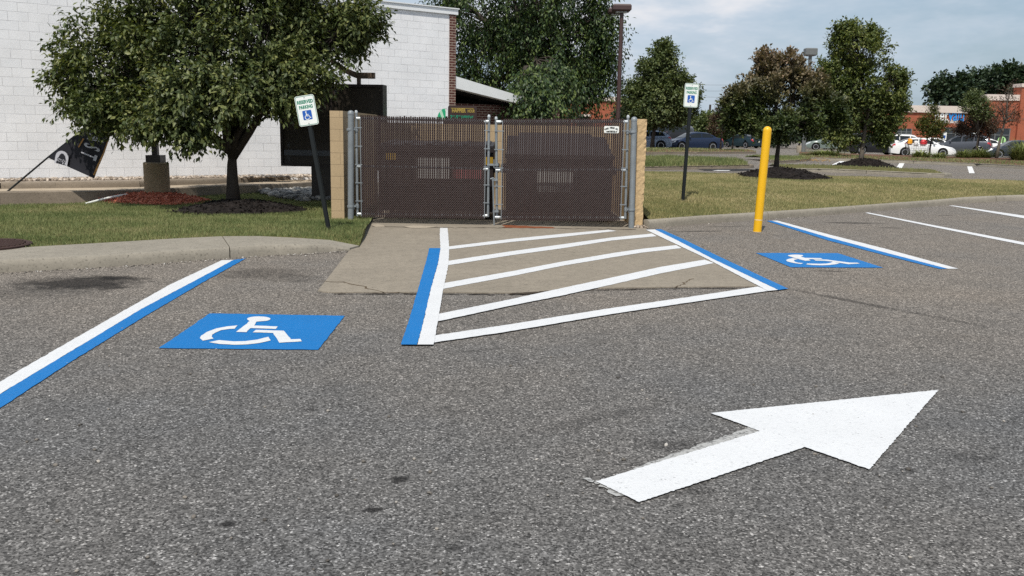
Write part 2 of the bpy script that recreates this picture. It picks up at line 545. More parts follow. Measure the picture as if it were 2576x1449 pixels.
mb = MB()
w_ = wander(cr_pts)
ribbon(mb, w_, [random.uniform(.012, .04) for _ in w_])
w_ = wander([gp(*q, .0105) for q in ((1700, 723), (1712, 718), (1722, 712), (1730, 706), (1745, 701))], .05, .015)
ribbon(mb, w_, [random.uniform(.006, .025) for _ in w_])
w_ = wander([gp(*q, .0105) for q in ((874, 626), (895, 604), (905, 597), (916, 580))], .06, .02)
ribbon(mb, w_, [random.uniform(.015, .06) for _ in w_])
mk('pavement_cracks', mb, MAT['crack'])['kind'] = 'structure'
mb = MB()
w_ = wander([gp(*q, .0102) for q in ((1285, 739), (1325, 737.5), (1360, 735.2), (1400, 731), (1425, 728.5))], .05, .012)
ribbon(mb, w_, [.05 + .05 * math.sin(math.pi * i / len(w_)) + random.uniform(-.015, .015) for i in range(len(w_))])
w_ = wander([gp(*q, .0102) for q in ((1440, 730), (1540, 727.8), (1700, 724.8), (1800, 724), (1900, 723))], .08, .012)
ribbon(mb, w_, [random.uniform(.01, .045) for i in range(len(w_))])
w_ = wander([gp(*q, .0102) for q in ((835, 738.5), (940, 738), (1044, 738.4), (1150, 738.6), (1270, 739.5))], .08, .012)
ribbon(mb, w_, [random.uniform(.01, .05) for i in range(len(w_))])
w_ = wander([gp(*q, .0102) for q in ((930, 569.5), (1050, 572), (1200, 573), (1400, 574.5), (1600, 577))], .08, .03)
ribbon(mb, w_, [random.uniform(.02, .10) for i in range(len(w_))])
mk('pavement_edge_dirt', mb, plain('edge_dirt', (0.05, 0.04, 0.03), .95, .1, var=.6, scale=25))['kind'] = 'structure'
mb = MB()
for poly in (((932, 565), (950, 563), (965, 566), (968, 570), (945, 571)), ((1015, 569.5), (1040, 567), (1075, 568), (1100, 570), (1070, 573.5), (1035, 573.5))):
    mb.poly([gp(*q, .0125) for q in poly])
mk('pavement_patch', mb, MAT['patch'])['kind'] = 'structure'


# ------------------------------------------------------------------ painted markings
def ragged(pts, amp=.006, step=.035, closed=True):
    out = []
    n = len(pts)
    for i in range(n if closed else n - 1):
        a, b = pts[i], pts[(i + 1) % n]
        k = max(1, int((b - a).length / step))
        for j in range(k):
            q = a.lerp(b, j / k)
            if j: q = q + Vector((random.gauss(0, amp), random.gauss(0, amp), 0))
            out.append(q)
    return out


def strip(mbx, left, right, amp=.0022, step=.045):
    """left / right: measured polylines with the same number of points"""
    A = [left[0]]; B = [right[0]]
    for i in range(1, len(left)):
        k = max(1, int((left[i] - left[i - 1]).length / step))
        for j in range(1, k + 1):
            for S, P in ((A, left), (B, right)):
                q = P[i - 1].lerp(P[i], j / k)
                S.append(q + Vector((random.gauss(0, amp), random.gauss(0, amp), 0)))
    mbx.grid([A, B])


def pl(pts, z=.006): return [gp(x, y, z) for x, y in pts]


def mark(name, mbx, mat, label, group=None, cat='road marking'):
    return tag(mk(name, mbx, MAT[mat]), label, cat, group)


def line_pair(label, name, white, blue, zw, zb, group):
    c = white[0][len(white[0]) // 2]
    t = thing(name, label, 'road marking', (c.x, c.y, 0), group)
    mw = MB(); strip(mw, *white); mk('white_stripe', mw, MAT['white_paint'], t)
    mb_ = MB(); strip(mb_, *blue); mk('blue_stripe', mb_, MAT['blue_paint'], t)
    return t


GL = 'stall lines painted white and blue'
# left stall line, running out of the picture on the left
wl = pl([(557.5, 654.6), (425, 717), (250, 816), (75, 916), (0, 960), (-260, 1118)])
bd = pl([(588, 653.5), (475, 714), (357.5, 776), (125, 915.7), (0, 991), (-235, 1140)])
bl = pl([(619, 649.6), (503, 714), (357.5, 799.6), (180, 908.5), (0, 1025.7), (-215, 1165)])
wl2 = [wl[0], wl[1].lerp(wl[2], .0), wl[2], wl[3], wl[4], wl[5]]
line_pair('double white and blue stall line meeting the wide left kerb', 'parking_line', (wl2, bd), (bd, bl), 0, 0, GL)
# left side of the access aisle
ys_ = [573.3, 591, 624.6, 663, 700, 735, 770, 801, 835, 866.5]


def ev(tab, y): return float(np.interp(y, [t[1] for t in tab], [t[0] for t in tab]))


T1 = [(1107, 573.3), (1106, 591), (1108, 624.6), (1102, 663), (1083.5, 726), (1067, 801), (1049.7, 866.5)]
T2 = [(1126, 573.3), (1129.6, 618), (1131.6, 645.8), (1124.6, 683), (1113, 737), (1101, 811), (1091, 866.5)]
T3 = [(1080, 623.4), (1069.6, 666), (1049.6, 733.5), (1029.6, 803.5), (1008.4, 866.5)]
yb = [624, 645, 663, 700, 735, 770, 801, 835, 866.5]
line_pair('bent white line with a shorter blue stripe, left side of the hatched aisle', 'parking_line',
          (pl([(ev(T1, y), y) for y in ys_], .0155), pl([(ev(T2, y), y) for y in ys_], .0155)),
          (pl([(ev(T3, y), y) for y in yb], .0155), pl([(ev(T1, y), y) for y in yb], .0155)), 0, 0, GL)
# right side of the access aisle
line_pair('white and blue double line from the right gate post to the hatching corner', 'parking_line',
          (pl([(1624.6, 577.7), (1678.6, 603.5), (1771, 647), (1911, 720.5), (1932, 731.5)], .0155), pl([(1647, 577), (1703, 604), (1791, 650), (1932, 717), (1957, 729)], .0155)),
          (pl([(1647, 577), (1703, 604), (1791, 650), (1932, 717), (1957, 729)], .0155), pl([(1663, 576.5), (1718, 601), (1810, 645.5), (1950, 711), (1983, 725.6)], .0155)), 0, 0, GL)
# stall line behind the bollard
line_pair('white over blue stall line beside the yellow bollard', 'parking_line',
          (pl([(1956, 555), (2082, 588.8), (2232, 626.8), (2411, 675.6)]), pl([(1941, 555), (2082, 596.5), (2232, 636.4), (2385, 676)])),
          (pl([(1941, 555), (2082, 596.5), (2232, 636.4), (2385, 676)]), pl([(1928, 555.5), (2082, 604.3), (2232, 643.3), (2363, 676)])), 0, 0, GL)
GP = 'plain white stall lines'
mb = MB(); strip(mb, pl([(2184, 534.4), (2357, 568), (2576, 609.5), (2800, 654)]), pl([(2176, 535.4), (2357, 572.6), (2576, 616.3), (2800, 663)]))
mark('white_parking_line', mb, 'white_paint', 'plain white stall line nearer the blue square, with scuffs to its left', GP)
mb = MB(); strip(mb, pl([(2400, 517.2), (2576, 542.3), (2800, 576)]), pl([(2386, 516.8), (2576, 548.9), (2800, 586)]))
mark('white_parking_line', mb, 'white_paint', 'plain white stall line farther back, near the curved kerb at right', GP)

GH = 'white hatching bars of the access aisle'
HB = [
    ([(1128, 620), (1288, 600.6), (1413, 588.3), (1531, 577.8)], [(1129, 627.3), (1288, 608.4), (1413, 596), (1551, 580.8)], 'short hatching bar nearest the gates, its right end cut free'),
    ([(1125, 656.5), (1288, 631.7), (1413, 614.7), (1538, 597.3), (1640, 587.5)], [(1124, 667.5), (1288, 641.7), (1413, 624.7), (1538, 605), (1652, 594)], 'second hatching bar from the gates'),
    ([(1113, 712.5), (1288, 682), (1413, 658.3), (1538, 637), (1613, 626), (1701, 616.5)], [(1111, 727), (1288, 694.3), (1413, 668.8), (1538, 647.7), (1613, 635.5), (1715, 624)], 'third hatching bar, the middle one of the five'),
    ([(1098, 790.5), (1288, 752), (1403, 726.8), (1538, 698.3), (1663, 671), (1773, 653)], [(1096, 809.5), (1288, 768), (1413, 743.3), (1538, 716), (1663, 687.3), (1796, 661.7)], 'hatching bar that crosses the concrete edge onto the asphalt'),
    ([(1090, 844), (1288, 814.8), (1538, 774.7), (1713, 749.8), (1908, 720.5)], [(1088, 862), (1288, 832.3), (1538, 789.9), (1713, 763.7), (1934, 731.5)], 'long hatching bar on the asphalt closing the aisle in front'),
]
for a, b, lab in HB:
    mb = MB(); strip(mb, pl(a, .0125), pl(b, .0125)); mark('hatching_bar', mb, 'white_paint', lab, GH)

# wheelchair symbols painted in the stalls
def zmap(ox, oy, s): return lambda p: ((ox + p[0] / s) / 1.59006, (oy + p[1] / s) / 1.59006)


def symbol(label, corners, figs, f):
    c = gp(*f(corners[0]))
    t = thing('wheelchair_symbol', label, 'road marking', (c.x, c.y, 0), 'wheelchair symbols painted in the stalls')
    m1 = MB().poly(ragged([gp(*f(q), .006) for q in corners], .0025, .05)); mk('blue_field', m1, MAT['blue_paint'], t)
    m2 = MB()
    for g in figs: m2.poly(ragged([gp(*f(q), .0095) for q in g], .002, .05))
    mk('white_figure', m2, MAT['white_paint'], t)


def ell(cx, cy, rx, ry, a0, a1, k=14): return [(cx + rx * math.cos(R(a0 + (a1 - a0) * i / k)), cy + ry * math.sin(R(a0 + (a1 - a0) * i / k))) for i in range(k + 1)]


symbol('large blue square with white wheelchair figure in the left stall', [(685, 152), (2232, 180), (1925, 568), (100, 550)], [
    [(1140, 240)] + ell(1245, 216, 134, 29, 165, 410, 18) + [(1220, 247), (1190, 291), (1462, 302), (1440, 331), (1152, 320), (1106, 367), (985, 365)],
    [(1212, 341), (1532, 351), (1612, 449), (1722, 445), (1738, 472), (1480, 489), (1410, 377), (1176, 370)],
    [(1003, 290), (880, 302), (760, 325), (650, 365), (585, 408), (570, 435), (605, 465), (727, 441), (706, 418), (712, 396), (750, 372), (815, 344), (915, 330), (970, 328)],
    [(790, 458), (960, 473), (1090, 470), (1230, 452), (1355, 420), (1383, 462), (1250, 492), (1120, 507), (960, 512), (800, 503), (675, 482)],
], zmap(600, 1200, 2.862))
symbol('smaller looking blue square with white wheelchair figure beyond the yellow bollard', [(290, 125), (1590, 128), (2310, 358), (850, 352)], [
    ell(920, 168, 122, 17, 150, 385, 14) + [(1005, 186), (1070, 203), (1320, 207), (1350, 222), (1125, 225), (1160, 245), (1075, 249), (985, 228), (800, 172)],
    [(1200, 228), (1420, 230), (1500, 242), (1780, 278), (1900, 280), (1940, 293), (1760, 304), (1640, 285), (1500, 262), (1385, 250), (1240, 247)],
    [(880, 208), (955, 220), (890, 240), (905, 262), (960, 280), (1042, 288), (1005, 301), (890, 284), (790, 260), (770, 243), (800, 222)],
    [(1110, 292), (1300, 297), (1410, 293), (1480, 280), (1510, 264), (1625, 285), (1560, 304), (1450, 317), (1340, 321), (1190, 317), (1085, 306)],
], zmap(2950, 980, 3.963))

# direction arrow in the lane, with the old faded one peeping out
tip = [(2361, 980.4), (1787.8, 1038.7), (1911.4, 1083.7), (1499.4, 1210.5), (1608, 1262.8), (2024.8, 1124), (2186.8, 1180.4)]
mb = MB().poly(ragged([gp(*q, .0105) for q in tip], .0022, .014))
mark('painted_arrow', mb, 'white_paint', 'big fresh white arrow pointing right on the asphalt lane', cat='road marking')
mb = MB().poly(ragged([gp(*q, .006) for q in ((1592, 1178), (1750, 1122), (1895, 1074), (1918, 1088), (1760, 1142), (1606, 1190))], .006, .03))
mb.poly(ragged([gp(*q, .006) for q in ((1492, 1211), (1502, 1208), (1570, 1246), (1550, 1248))], .008, .02))
mb.poly(ragged([gp(*q, .006) for q in ((1464, 1204), (1476, 1201), (1500, 1211), (1490, 1213))], .006, .02))
mark('faded_arrow', mb, 'old_paint', 'worn grey remains of an older arrow along the white arrow tail', cat='road marking')


# ------------------------------------------------------------------ kerbs
def kerb(name, pts, zf, h, w, mat, label, joints=3.0, side=1, drop_end=0):
    """pts: front foot line; the kerb stands behind it (to the left of the walking direction if side=1)"""
    P = [Vector((p.x, p.y, 0)) for p in pts]
    line = []
    for a, b in zip(P[:-1], P[1:]):
        k = max(1, int((b - a).length / .35))
        line += [a.lerp(b, i / k) for i in range(k)]
    line.append(P[-1])
    mbx = MB(); acc = 0; seg = []

    def flush(seg):
        rows = []
        for (q, nn) in seg:
            z = zf(q.x, q.y)
            j = random.uniform(-.004, .004)
            sec = [(0, -.06), (.004, h * .45), (.014 + j, h - .035), (.03, h - .012 + j), (.055, h), (w, h - .004), (w + .005, -.06)]
            rows.append([q + nn * u + Vector((0, 0, z + v)) for u, v in sec])
        n0 = len(mbx.v)
        mbx.grid(rows)
        c = len(rows[0])
        mbx.f.append(tuple(n0 + i for i in range(c)))
        mbx.f.append(tuple(n0 + (len(rows) - 1) * c + i for i in range(c - 1, -1, -1)))
    for i, q in enumerate(line):
        d = line[min(i + 1, len(line) - 1)] - line[max(0, i - 1)]; d.normalize()
        nn = Vector((-d.y, d.x, 0)) * side
        if i: acc += (q - line[i - 1]).length
        seg.append((q, nn))
        if acc > joints and i < len(line) - 1:
            flush(seg); acc = 0
            seg = [(q + d * .022, nn)]
    if len(seg) > 1: flush(seg)
    o = mk(name, mbx, MAT[mat])
    return tag(smooth_by_angle(o, 40), label, kind='structure')


kerb('kerb', KERB_R, z_lot, .14, .17, 'kerb', 'pale concrete kerb along the right verge')

# left kerb with its wide concrete top
KL_b = [gp(*q) for q in ((-420, 709), (-150, 697), (0, 686), (120, 680), (250, 673), (350, 666), (450, 659), (580, 649.6), (680, 642.5), (769, 638.4), (830, 633.5), (879, 631))]
KL_t = [gp(*q, .14) for q in ((-420, 690), (-150, 672), (0, 657), (120, 651.5), (250, 644.6), (350, 637), (450, 630.5), (575, 624.7), (680, 624), (769, 625.5), (830, 626), (884, 627))]
KL_k = [gp(*q, .14) for q in ((-420, 658), (-150, 640), (0, 627.5), (90, 620.5), (250, 611.5), (350, 605.5), (450, 599.5), (560, 594.5), (650, 594), (744, 594.8), (830, 597), (903, 598.5))]
mb = MB()
for k0, k1 in ((0, 7), (7, 11)):
    rows = []
    for i in range(k0, k1 + 1):
        b, t, k = KL_b[i], KL_t[i], KL_k[i]
        if i == k1 and k1 == 7:
            dd = (KL_b[6] - KL_b[7]).normalized() * .012
            b, t, k = b + dd, t + dd, k + dd
        h = .14 if i < 9 else (.12, .10, .03)[i - 9]
        f = (k - t).normalized()
        t = Vector((b.x, b.y, 0)) + f * .03
        rows.append([Vector((b.x, b.y, -.05)), Vector((b.x, b.y, 0)) + f * .004 + Vector((0, 0, h * .5)), t + Vector((0, 0, h - .018)), t + f * .018 + Vector((0, 0, h - .003)), t + f * .045 + Vector((0, 0, h)), Vector((k.x, k.y, h + .002)), Vector((k.x, k.y, -.05)) + f * .02])
    fine = []
    for i in range(len(rows) - 1):
        for s in range(4):
            fine.append([rows[i][j].lerp(rows[i + 1][j], s / 4) for j in range(7)])
    fine.append(rows[-1])
    n0 = len(mb.v); mb.grid(fine)
    mb.f.append(tuple(n0 + i for i in range(7))); mb.f.append(tuple(n0 + (len(fine) - 1) * 7 + i for i in range(7)))
tag(smooth_by_angle(mk('kerb', mb, MAT['kerb']), 40), 'wide topped concrete kerb at left', kind='structure')

# ------------------------------------------------------------------ left lawn
BACKL = [gp(*q, .03) for q in ((-420, 528), (0, 516.5), (212, 510.5), (350, 504), (480, 492), (570, 482), (644, 478), (720, 486), (780, 492), (832, 492))]
BACKL[-1] = Vector((-3.14, BACKL[-2].y, 0))
FRL = list(KL_k)


def resample(P, n):
    d = [0]
    for a, b in zip(P[:-1], P[1:]): d.append(d[-1] + (b - a).length)
    out = []
    for i in range(n):
        s = d[-1] * i / (n - 1)
        k = max(0, min(len(P) - 2, int(np.searchsorted(d, s) - 1)))
        u = (s - d[k]) / max(1e-9, d[k + 1] - d[k])
        out.append(P[k].lerp(P[k + 1], u))
    return out


gate_l = gp(884, 561)
GY = gate_l.y           # the plane of the gates
FRL_ext = FRL + [gp(918, 582), Vector((-2.95, GY - .15, 0)), Vector((-3.12, GY + .12, 0))]
fr = resample(FRL, 60); bk = resample(BACKL, 60)
# the strip between the kerb end and the left pier is filled by a last column of rows
rows = []
for i in range(60):
    rows.append([Vector((lerp(fr[i].x, bk[i].x, u), lerp(fr[i].y, bk[i].y, u), 0)) for u in [j / 20 for j in range(21)]])
ex = resample([gp(903, 598.5, .14), gp(918, 580, .08), Vector((-2.72, GY - .12, 0)), Vector((-2.95, GY + .05, 0)), Vector((-3.0, GY + .4, 0)), Vector((-3.05, BACKL[-1].y, 0))], 21)
rows.append([Vector((p.x, p.y, 0)) for p in ex])
kend = KL_k[-1]
for r_ in rows:
    for p in r_:
        p.z = z_lawn(p.x, p.y) - .005
        d_ = math.hypot(p.x - kend.x, p.y - kend.y)
        p.z = lerp(.025, p.z, sm(0, 1.1, d_))
for p in rows[-1]: p.z = min(p.z, .03)
lawn_rows_l = rows
skirt = [[Vector((r_[0].x, r_[0].y, -.06))] + r_ for r_ in rows]
skirt.append([Vector((p.x, p.y, -.06)) for p in skirt[-1]])
mb = MB().grid(skirt)
tag(mk('lawn', mb, MAT['turf_soil'], smooth=True), 'turf under the left lawn', kind='structure')

# right verge
rows = []
for i in range(70):
    s = i / 69
    fx = lerp(KERB_R[0].x + .02, 20.0, s)
    yf = float(np.interp(fx, _kx, _ky)) + .12
    rows.append([Vector((lerp(fx, lerp(2.75, 21.5, s), u), lerp(yf, BACK_Y, u), 0)) for u in [(j / 26) ** 1.15 for j in range(27)]])
for r_ in rows:
    for p in r_: p.z = z_verge(p.x, p.y)
mb = MB().grid(rows)
lawn_rows_r = rows
tag(mk('lawn', mb, MAT['turf_soil'], smooth=True), 'turf under the right verge', kind='structure')


def blades(rows, n_per_m2, mat, name, label, h=(.035, .075), w=.011, lean=.5, seed=1, skip=None):
    g = np.random.default_rng(seed)
    A = np.array([[tuple(p) for p in r_] for r_ in rows])
    a, b, c, d = A[:-1, :-1].reshape(-1, 3), A[1:, :-1].reshape(-1, 3), A[1:, 1:].reshape(-1, 3), A[:-1, 1:].reshape(-1, 3)
    area = np.abs(np.cross((c - a)[:, :2], (d - b)[:, :2])) / 2
    cnt = g.poisson(area * n_per_m2)
    idx = np.repeat(np.arange(len(a)), cnt)
    u, v = g.random(len(idx))[:, None], g.random(len(idx))[:, None]
    P = (a[idx] * (1 - u) + b[idx] * u) * (1 - v) + (d[idx] * (1 - u) + c[idx] * u) * v
    if skip is not None:
        k = ~skip(P); P = P[k]
    n = len(P)
    th = g.random(n) * 2 * np.pi
    tuft = .75 + .5 * np.sin(P[:, 0] * 3.1 + np.cos(P[:, 1] * 2.3) * 2) * np.sin(P[:, 1] * 2.7) * .5
    H = g.uniform(h[0], h[1], n) * tuft
    S = np.stack([np.cos(th), np.sin(th), 0 * th], 1) * (w * g.uniform(.6, 1.3, n))[:, None]
    ph = g.random(n) * 2 * np.pi
    L = np.stack([np.cos(ph), np.sin(ph), 0 * ph], 1) * (H * lean * g.random(n) * 1.6)[:, None]
    V = np.empty((n, 3, 3)); V[:, 0] = P - S / 2; V[:, 1] = P + S / 2; V[:, 2] = P + L; V[:, 2, 2] += H
    V[:, :2, 2] -= .006
    T = np.arange(3 * n).reshape(-1, 3)
    return tag(fast(name, V.reshape(-1, 3), T, mat), label, kind='stuff')


blades(lawn_rows_l, 2300, MAT['turf'], 'grass', 'green and yellowing short grass of the left lawn', seed=3)
blades(lawn_rows_r, 1500, MAT['dry_turf'], 'grass', 'dry yellow green grass of the right verge', seed=4)
# ------------------------------------------------------------------ beds and mounds
def mound(name, c, rx, ry, h, mat, label, zf, chips=0, chip=(.03, .06), rot=0.0, seed=0, power=1.0, chipmat=None):
    g = np.random.default_rng(seed)
    ph = g.random(6) * 6.28
    rows = []
    nr, na = 12, 44
    v = []; f = []

    def surf(u, a):
        wob = 1 + .07 * math.sin(3 * a + ph[0]) + .05 * math.sin(5 * a + ph[1]) + .03 * math.sin(9 * a + ph[2])
        x = rx * u * wob * math.cos(a); y = ry * u * wob * math.sin(a)
        X = c.x + x * math.cos(rot) - y * math.sin(rot); Y = c.y + x * math.sin(rot) + y * math.cos(rot)
        z = zf(X, Y) + h * (max(0, 1 - u ** 1.7)) ** power + .012 * math.sin(7 * X + ph[3]) * math.sin(8 * Y + ph[4]) * (1 - u * .5) - (.03 if u > .99 else 0)
        return (X, Y, z)
    mbx = MB()
    mbx.v.append(surf(0, 0))
    for i in range(1, nr + 1):
        for k in range(na): mbx.v.append(surf(i / nr, 2 * math.pi * k / na))
    for k in range(na): mbx.f.append((0, 1 + k, 1 + (k + 1) % na))
    for i in range(nr - 1):
        for k in range(na):
            a0 = 1 + i * na + k; a1 = 1 + i * na + (k + 1) % na
            mbx.f.append((a0, a1, a1 + na, a0 + na))
    for _ in range(chips):
        u = math.sqrt(g.random()) * 1.04; a = g.random() * 6.283
        p = Vector(surf(min(u, .985) if u < 1 else .985, a))
        if u >= 1: p.x += (p.x - c.x) * (u - 1) * 2; p.y += (p.y - c.y) * (u - 1) * 2; p.z = zf(p.x, p.y)
        s = g.uniform(*chip)
        M = Matrix.Rotation(g.random() * 6.28, 3, 'Z') @ Matrix.Rotation(g.normal() * .5, 3, 'X') @ Matrix.Rotation(g.normal() * .5, 3, 'Y')
        mbx.box(p + Vector((0, 0, .008)), (s, s * g.uniform(.25, .6), s * .22), M)
    o = mk(name, mbx, MAT[mat], fix=False)
    return tag(o, label, kind='stuff')


tl = gp(587, 503, .20)
mound('black_mulch', Vector((tl.x + .25, tl.y - .35, 0)), 1.25, 1.35, .20, 'black_mulch', 'dark mulch around the trunk of the big left tree', z_lawn, 500, (.03, .08), seed=2)
lb = gp(384, 488, .20)
mound('red_mulch', Vector((lb.x - .02, lb.y + .1, 0)), 1.15, .85, .20, 'red_mulch', 'red wood mulch around the round concrete lamp base', z_lawn, 900, (.03, .085), seed=5)
tr = gt(1950, 444, z_verge)
mound('black_mulch', Vector((tr.x + .1, tr.y - .3, 0)), 1.45, 1.9, .30, 'black_mulch', 'dark mulch mound under the purple topped tree', z_verge, 420, (.04, .09), seed=6)

# ------------------------------------------------------------------ raised lane, kerbs and gravel by the white building
lane_f = [gp(*q, .25) for q in ((-420, 495), (-150, 487), (0, 483), (215, 480.5), (350, 478), (415, 474.5), (500, 470), (569, 466), (644, 465), (720, 462), (800, 457), (830, 455))]
lane_b = [gp(*q, .25) for q in ((-420, 482), (-150, 478), (0, 475.6), (215, 473), (352, 471), (415, 467.3), (500, 464.6), (569, 462), (644, 457.8), (720, 453.5), (791, 450), (830, 448))]
mb = MB()
rows = [[Vector((a.x, a.y, -.1)), Vector((a.x, a.y, .235)), a + Vector((0, .015, 0)), b + Vector((0, .15, 0))] for a, b in zip(lane_f, lane_b)]
rows2 = []
for i in range(len(rows) - 1):
    for s in range(3): rows2.append([rows[i][j].lerp(rows[i + 1][j], s / 3) for j in range(4)])
rows2.append(rows[-1])
mb.grid(rows2)
tag(mk('lane_pavement', mb, MAT['kerb_old']), 'raised concrete strip of the drive lane', kind='structure')
mb = MB()
inn = [[a + Vector((0, .14, .004)), b + Vector((0, .02, .004))] for a, b in zip(lane_f, lane_b)]
mb.grid(inn)
tag(mk('lane_pavement', mb, MAT['lane']), 'pale top of the drive lane', kind='structure')
kerb('kerb', lane_b, lambda x, y: .25, .145, .16, 'kerb_old', 'kerb in front of the gravel strip', joints=2.6)

# joint in the lower kerb face
WA = at(100, 430, 20.55); WB_ = at(1143.5, 290, 26.9)
WD = Vector((WB_.x - WA.x, WB_.y - WA.y, 0)); WLEN = WD.length; WD.normalize()
WNRM = Vector((WD.y, -WD.x, 0))
WANG = math.atan2(WD.y, WD.x)
gb = [(p.x, p.y) for p in lane_b]
gpoly = [(p.x + .02, p.y + .12) for p in lane_b]
far = [Vector((WA.x, WA.y, 0)) + WD * t - WNRM * .4 for t in (WLEN, -9.5)]
gpoly2 = gpoly + [(far[0].x - 2.5, far[0].y - 1.6), (far[1].x, far[1].y)]
mb = MB().prism(gpoly2, -.1, .375)
tag(mk('gravel_bed', mb, MAT['gravel']), 'gravel along the foot of the white block wall', kind='stuff')


def stones(name, centre_fn, n, size, mat, label, seed, squash=.6):
    g = np.random.default_rng(seed)
    base = bmesh.new(); bmesh.ops.create_icosphere(base, subdivisions=1, radius=1.0)
    bv = np.array([tuple(v.co) for v in base.verts]); bf = np.array([[v.index for v in f.verts] for f in base.faces]); base.free()
    V = []; T = []
    for i in range(n):
        p, k = centre_fn(g)
        s = g.uniform(*size) * np.array([1, g.uniform(.6, .95), squash * g.uniform(.7, 1.1)])
        a = g.random() * 6.28
        Rz = np.array([[math.cos(a), -math.sin(a), 0], [math.sin(a), math.cos(a), 0], [0, 0, 1]])
        q = (bv * (1 + g.normal(0, .10, (len(bv), 1)))) * s @ Rz.T + np.array(tuple(p))
        T.append(bf + len(bv) * i); V.append(q)
    o = fast(name, np.concatenate(V), np.concatenate(T), mat)
    return tag(smooth_by_angle(o, 60), label, kind='stuff')


def rnd_mat(name, stops, rough=.85):
    m = bpy.data.materials.new(name); n = N(nodes_of(m))
    g = n('ShaderNodeNewGeometry')
    c = n.ramp(g.outputs['Random Per Island'], stops)
    nz = n.noise(g.outputs['Position'], 25, 3)
    c = n.mix(1.0, c, n.ramp(nz, [(.3, .8), (.7, 1.12)]), 'MULTIPLY')
    n.out(c, rough, .3)
    return m


MAT['river_stone'] = rnd_mat('river_stone', [(0, (.11, .11, .108)), (.5, (.22, .215, .20)), (.8, (.32, .31, .28)), (1, (.48, .46, .42))])
MAT['pea_stone'] = rnd_mat('pea_stone', [(0, (.12, .095, .075)), (.5, (.30, .245, .19)), (1, (.6, .52, .44))])
SA = [gp(*q, .06) for q in ((632, 479), (700, 474), (790, 470), (834, 468), (834, 502), (770, 506), (700, 497))]


def in_poly(x, y, P):
    c = False
    for i in range(len(P)):
        a, b = P[i], P[i - 1]
        if (a.y > y) != (b.y > y) and x < (b.x - a.x) * (y - a.y) / (b.y - a.y) + a.x: c = not c
    return c


def stone_spot(g):
    while True:
        x = g.uniform(min(p.x for p in SA), max(p.x for p in SA)); y = g.uniform(min(p.y for p in SA), max(p.y for p in SA))
        if in_poly(x, y, SA): return Vector((x, y, z_lawn(x, y) + .03 + g.random() * .06)), 0


stones('river_stones', stone_spot, 620, (.06, .13), MAT['river_stone'], 'grey rounded river stones beside the menu board', 8)


def pea_spot(g):
    t = g.uniform(-6, WLEN - 3.5)
    p = Vector((WA.x, WA.y, 0)) + WD * t + WNRM * g.uniform(.02, .85)
    return Vector((p.x, p.y, .385)), 0


stones('gravel_stones', pea_spot, 2600, (.025, .055), MAT['pea_stone'], 'brown and white pebbles under the white wall', 9, .7)

# ------------------------------------------------------------------ white block building
MAT['block'] = brick('white_block', (.87, .875, .885), (.84, .85, .865), (.50, .50, .51), .406, .2032, .0055, .7, .35, faint=.8)
MAT['dark_brick'] = brick('dark_brick', (.085, .032, .026), (.12, .045, .036), (.34, .27, .22), .215, .0745, .011, .85, .5)
MAT['fascia'] = plain('white_fascia', (.80, .82, .83), .45, .4, var=.05, scale=2)
MAT['dark'] = plain('recess_shade', (.018, .016, .016), .9, .1)  # near-black colour carries the shade of the void under the wing roof
MAT['worn_white'] = plain('weathered_white', (.74, .76, .76), .6, .3, var=.12, scale=2.5)
ztop = at(1147, 37.5, 26.9).z
bld = thing('white_building', 'white painted block building with a dark brick corner and low side wing', 'building', (WA.x, WA.y, .375))
RZ = Matrix.Rotation(WANG, 4, 'Z')


def wl_(t, d, z): return Vector((WA.x, WA.y, 0)) + WD * t + WNRM * d + Vector((0, 0, z))


def local_obj(name, mbx, mat, parent, ang, org):
    """mesh kept in its own axes (X along the wall) so that coursing follows it"""
    me = bpy.data.meshes.new(name); me.from_pydata([tuple(p) for p in mbx.v], [], mbx.f)
    bm = bmesh.new(); bm.from_mesh(me); bmesh.ops.recalc_face_normals(bm, faces=bm.faces); bm.to_mesh(me); bm.free()
    o = link(name, me, mat, parent, local=True)
    o.location = Vector(org) - parent_loc(parent); o.rotation_euler = (0, 0, ang)
    return o


mb = MB().box(((-10 + WLEN - .19) / 2, 4, (ztop - .2) / 2), (WLEN - .19 + 10, 8, ztop + .2))
local_obj('wall', mb, MAT['block'], bld, WANG, (WA.x, WA.y, 0))
mb = MB().box((WLEN - .09, .1, (ztop - .2) / 2), (.21, .26, ztop + .2))
mb.box((WLEN - .09, 4.2, (ztop - .2) / 2), (.20, 7.6, ztop + .2))
local_obj('corner_brickwork', mb, MAT['dark_brick'], bld, WANG, (WA.x, WA.y, 0))
mb = MB().box(((-10 + WLEN) / 2 + .02, 3.97, ztop + .075), (WLEN + 10.1, 8.05, .15))
mb.box(((-10 + WLEN) / 2 + .02, 3.97, ztop + .165), (WLEN + 10.16, 8.11, .03))
local_obj('roof_fascia', mb, MAT['fascia'], bld, WANG, (WA.x, WA.y, 0))
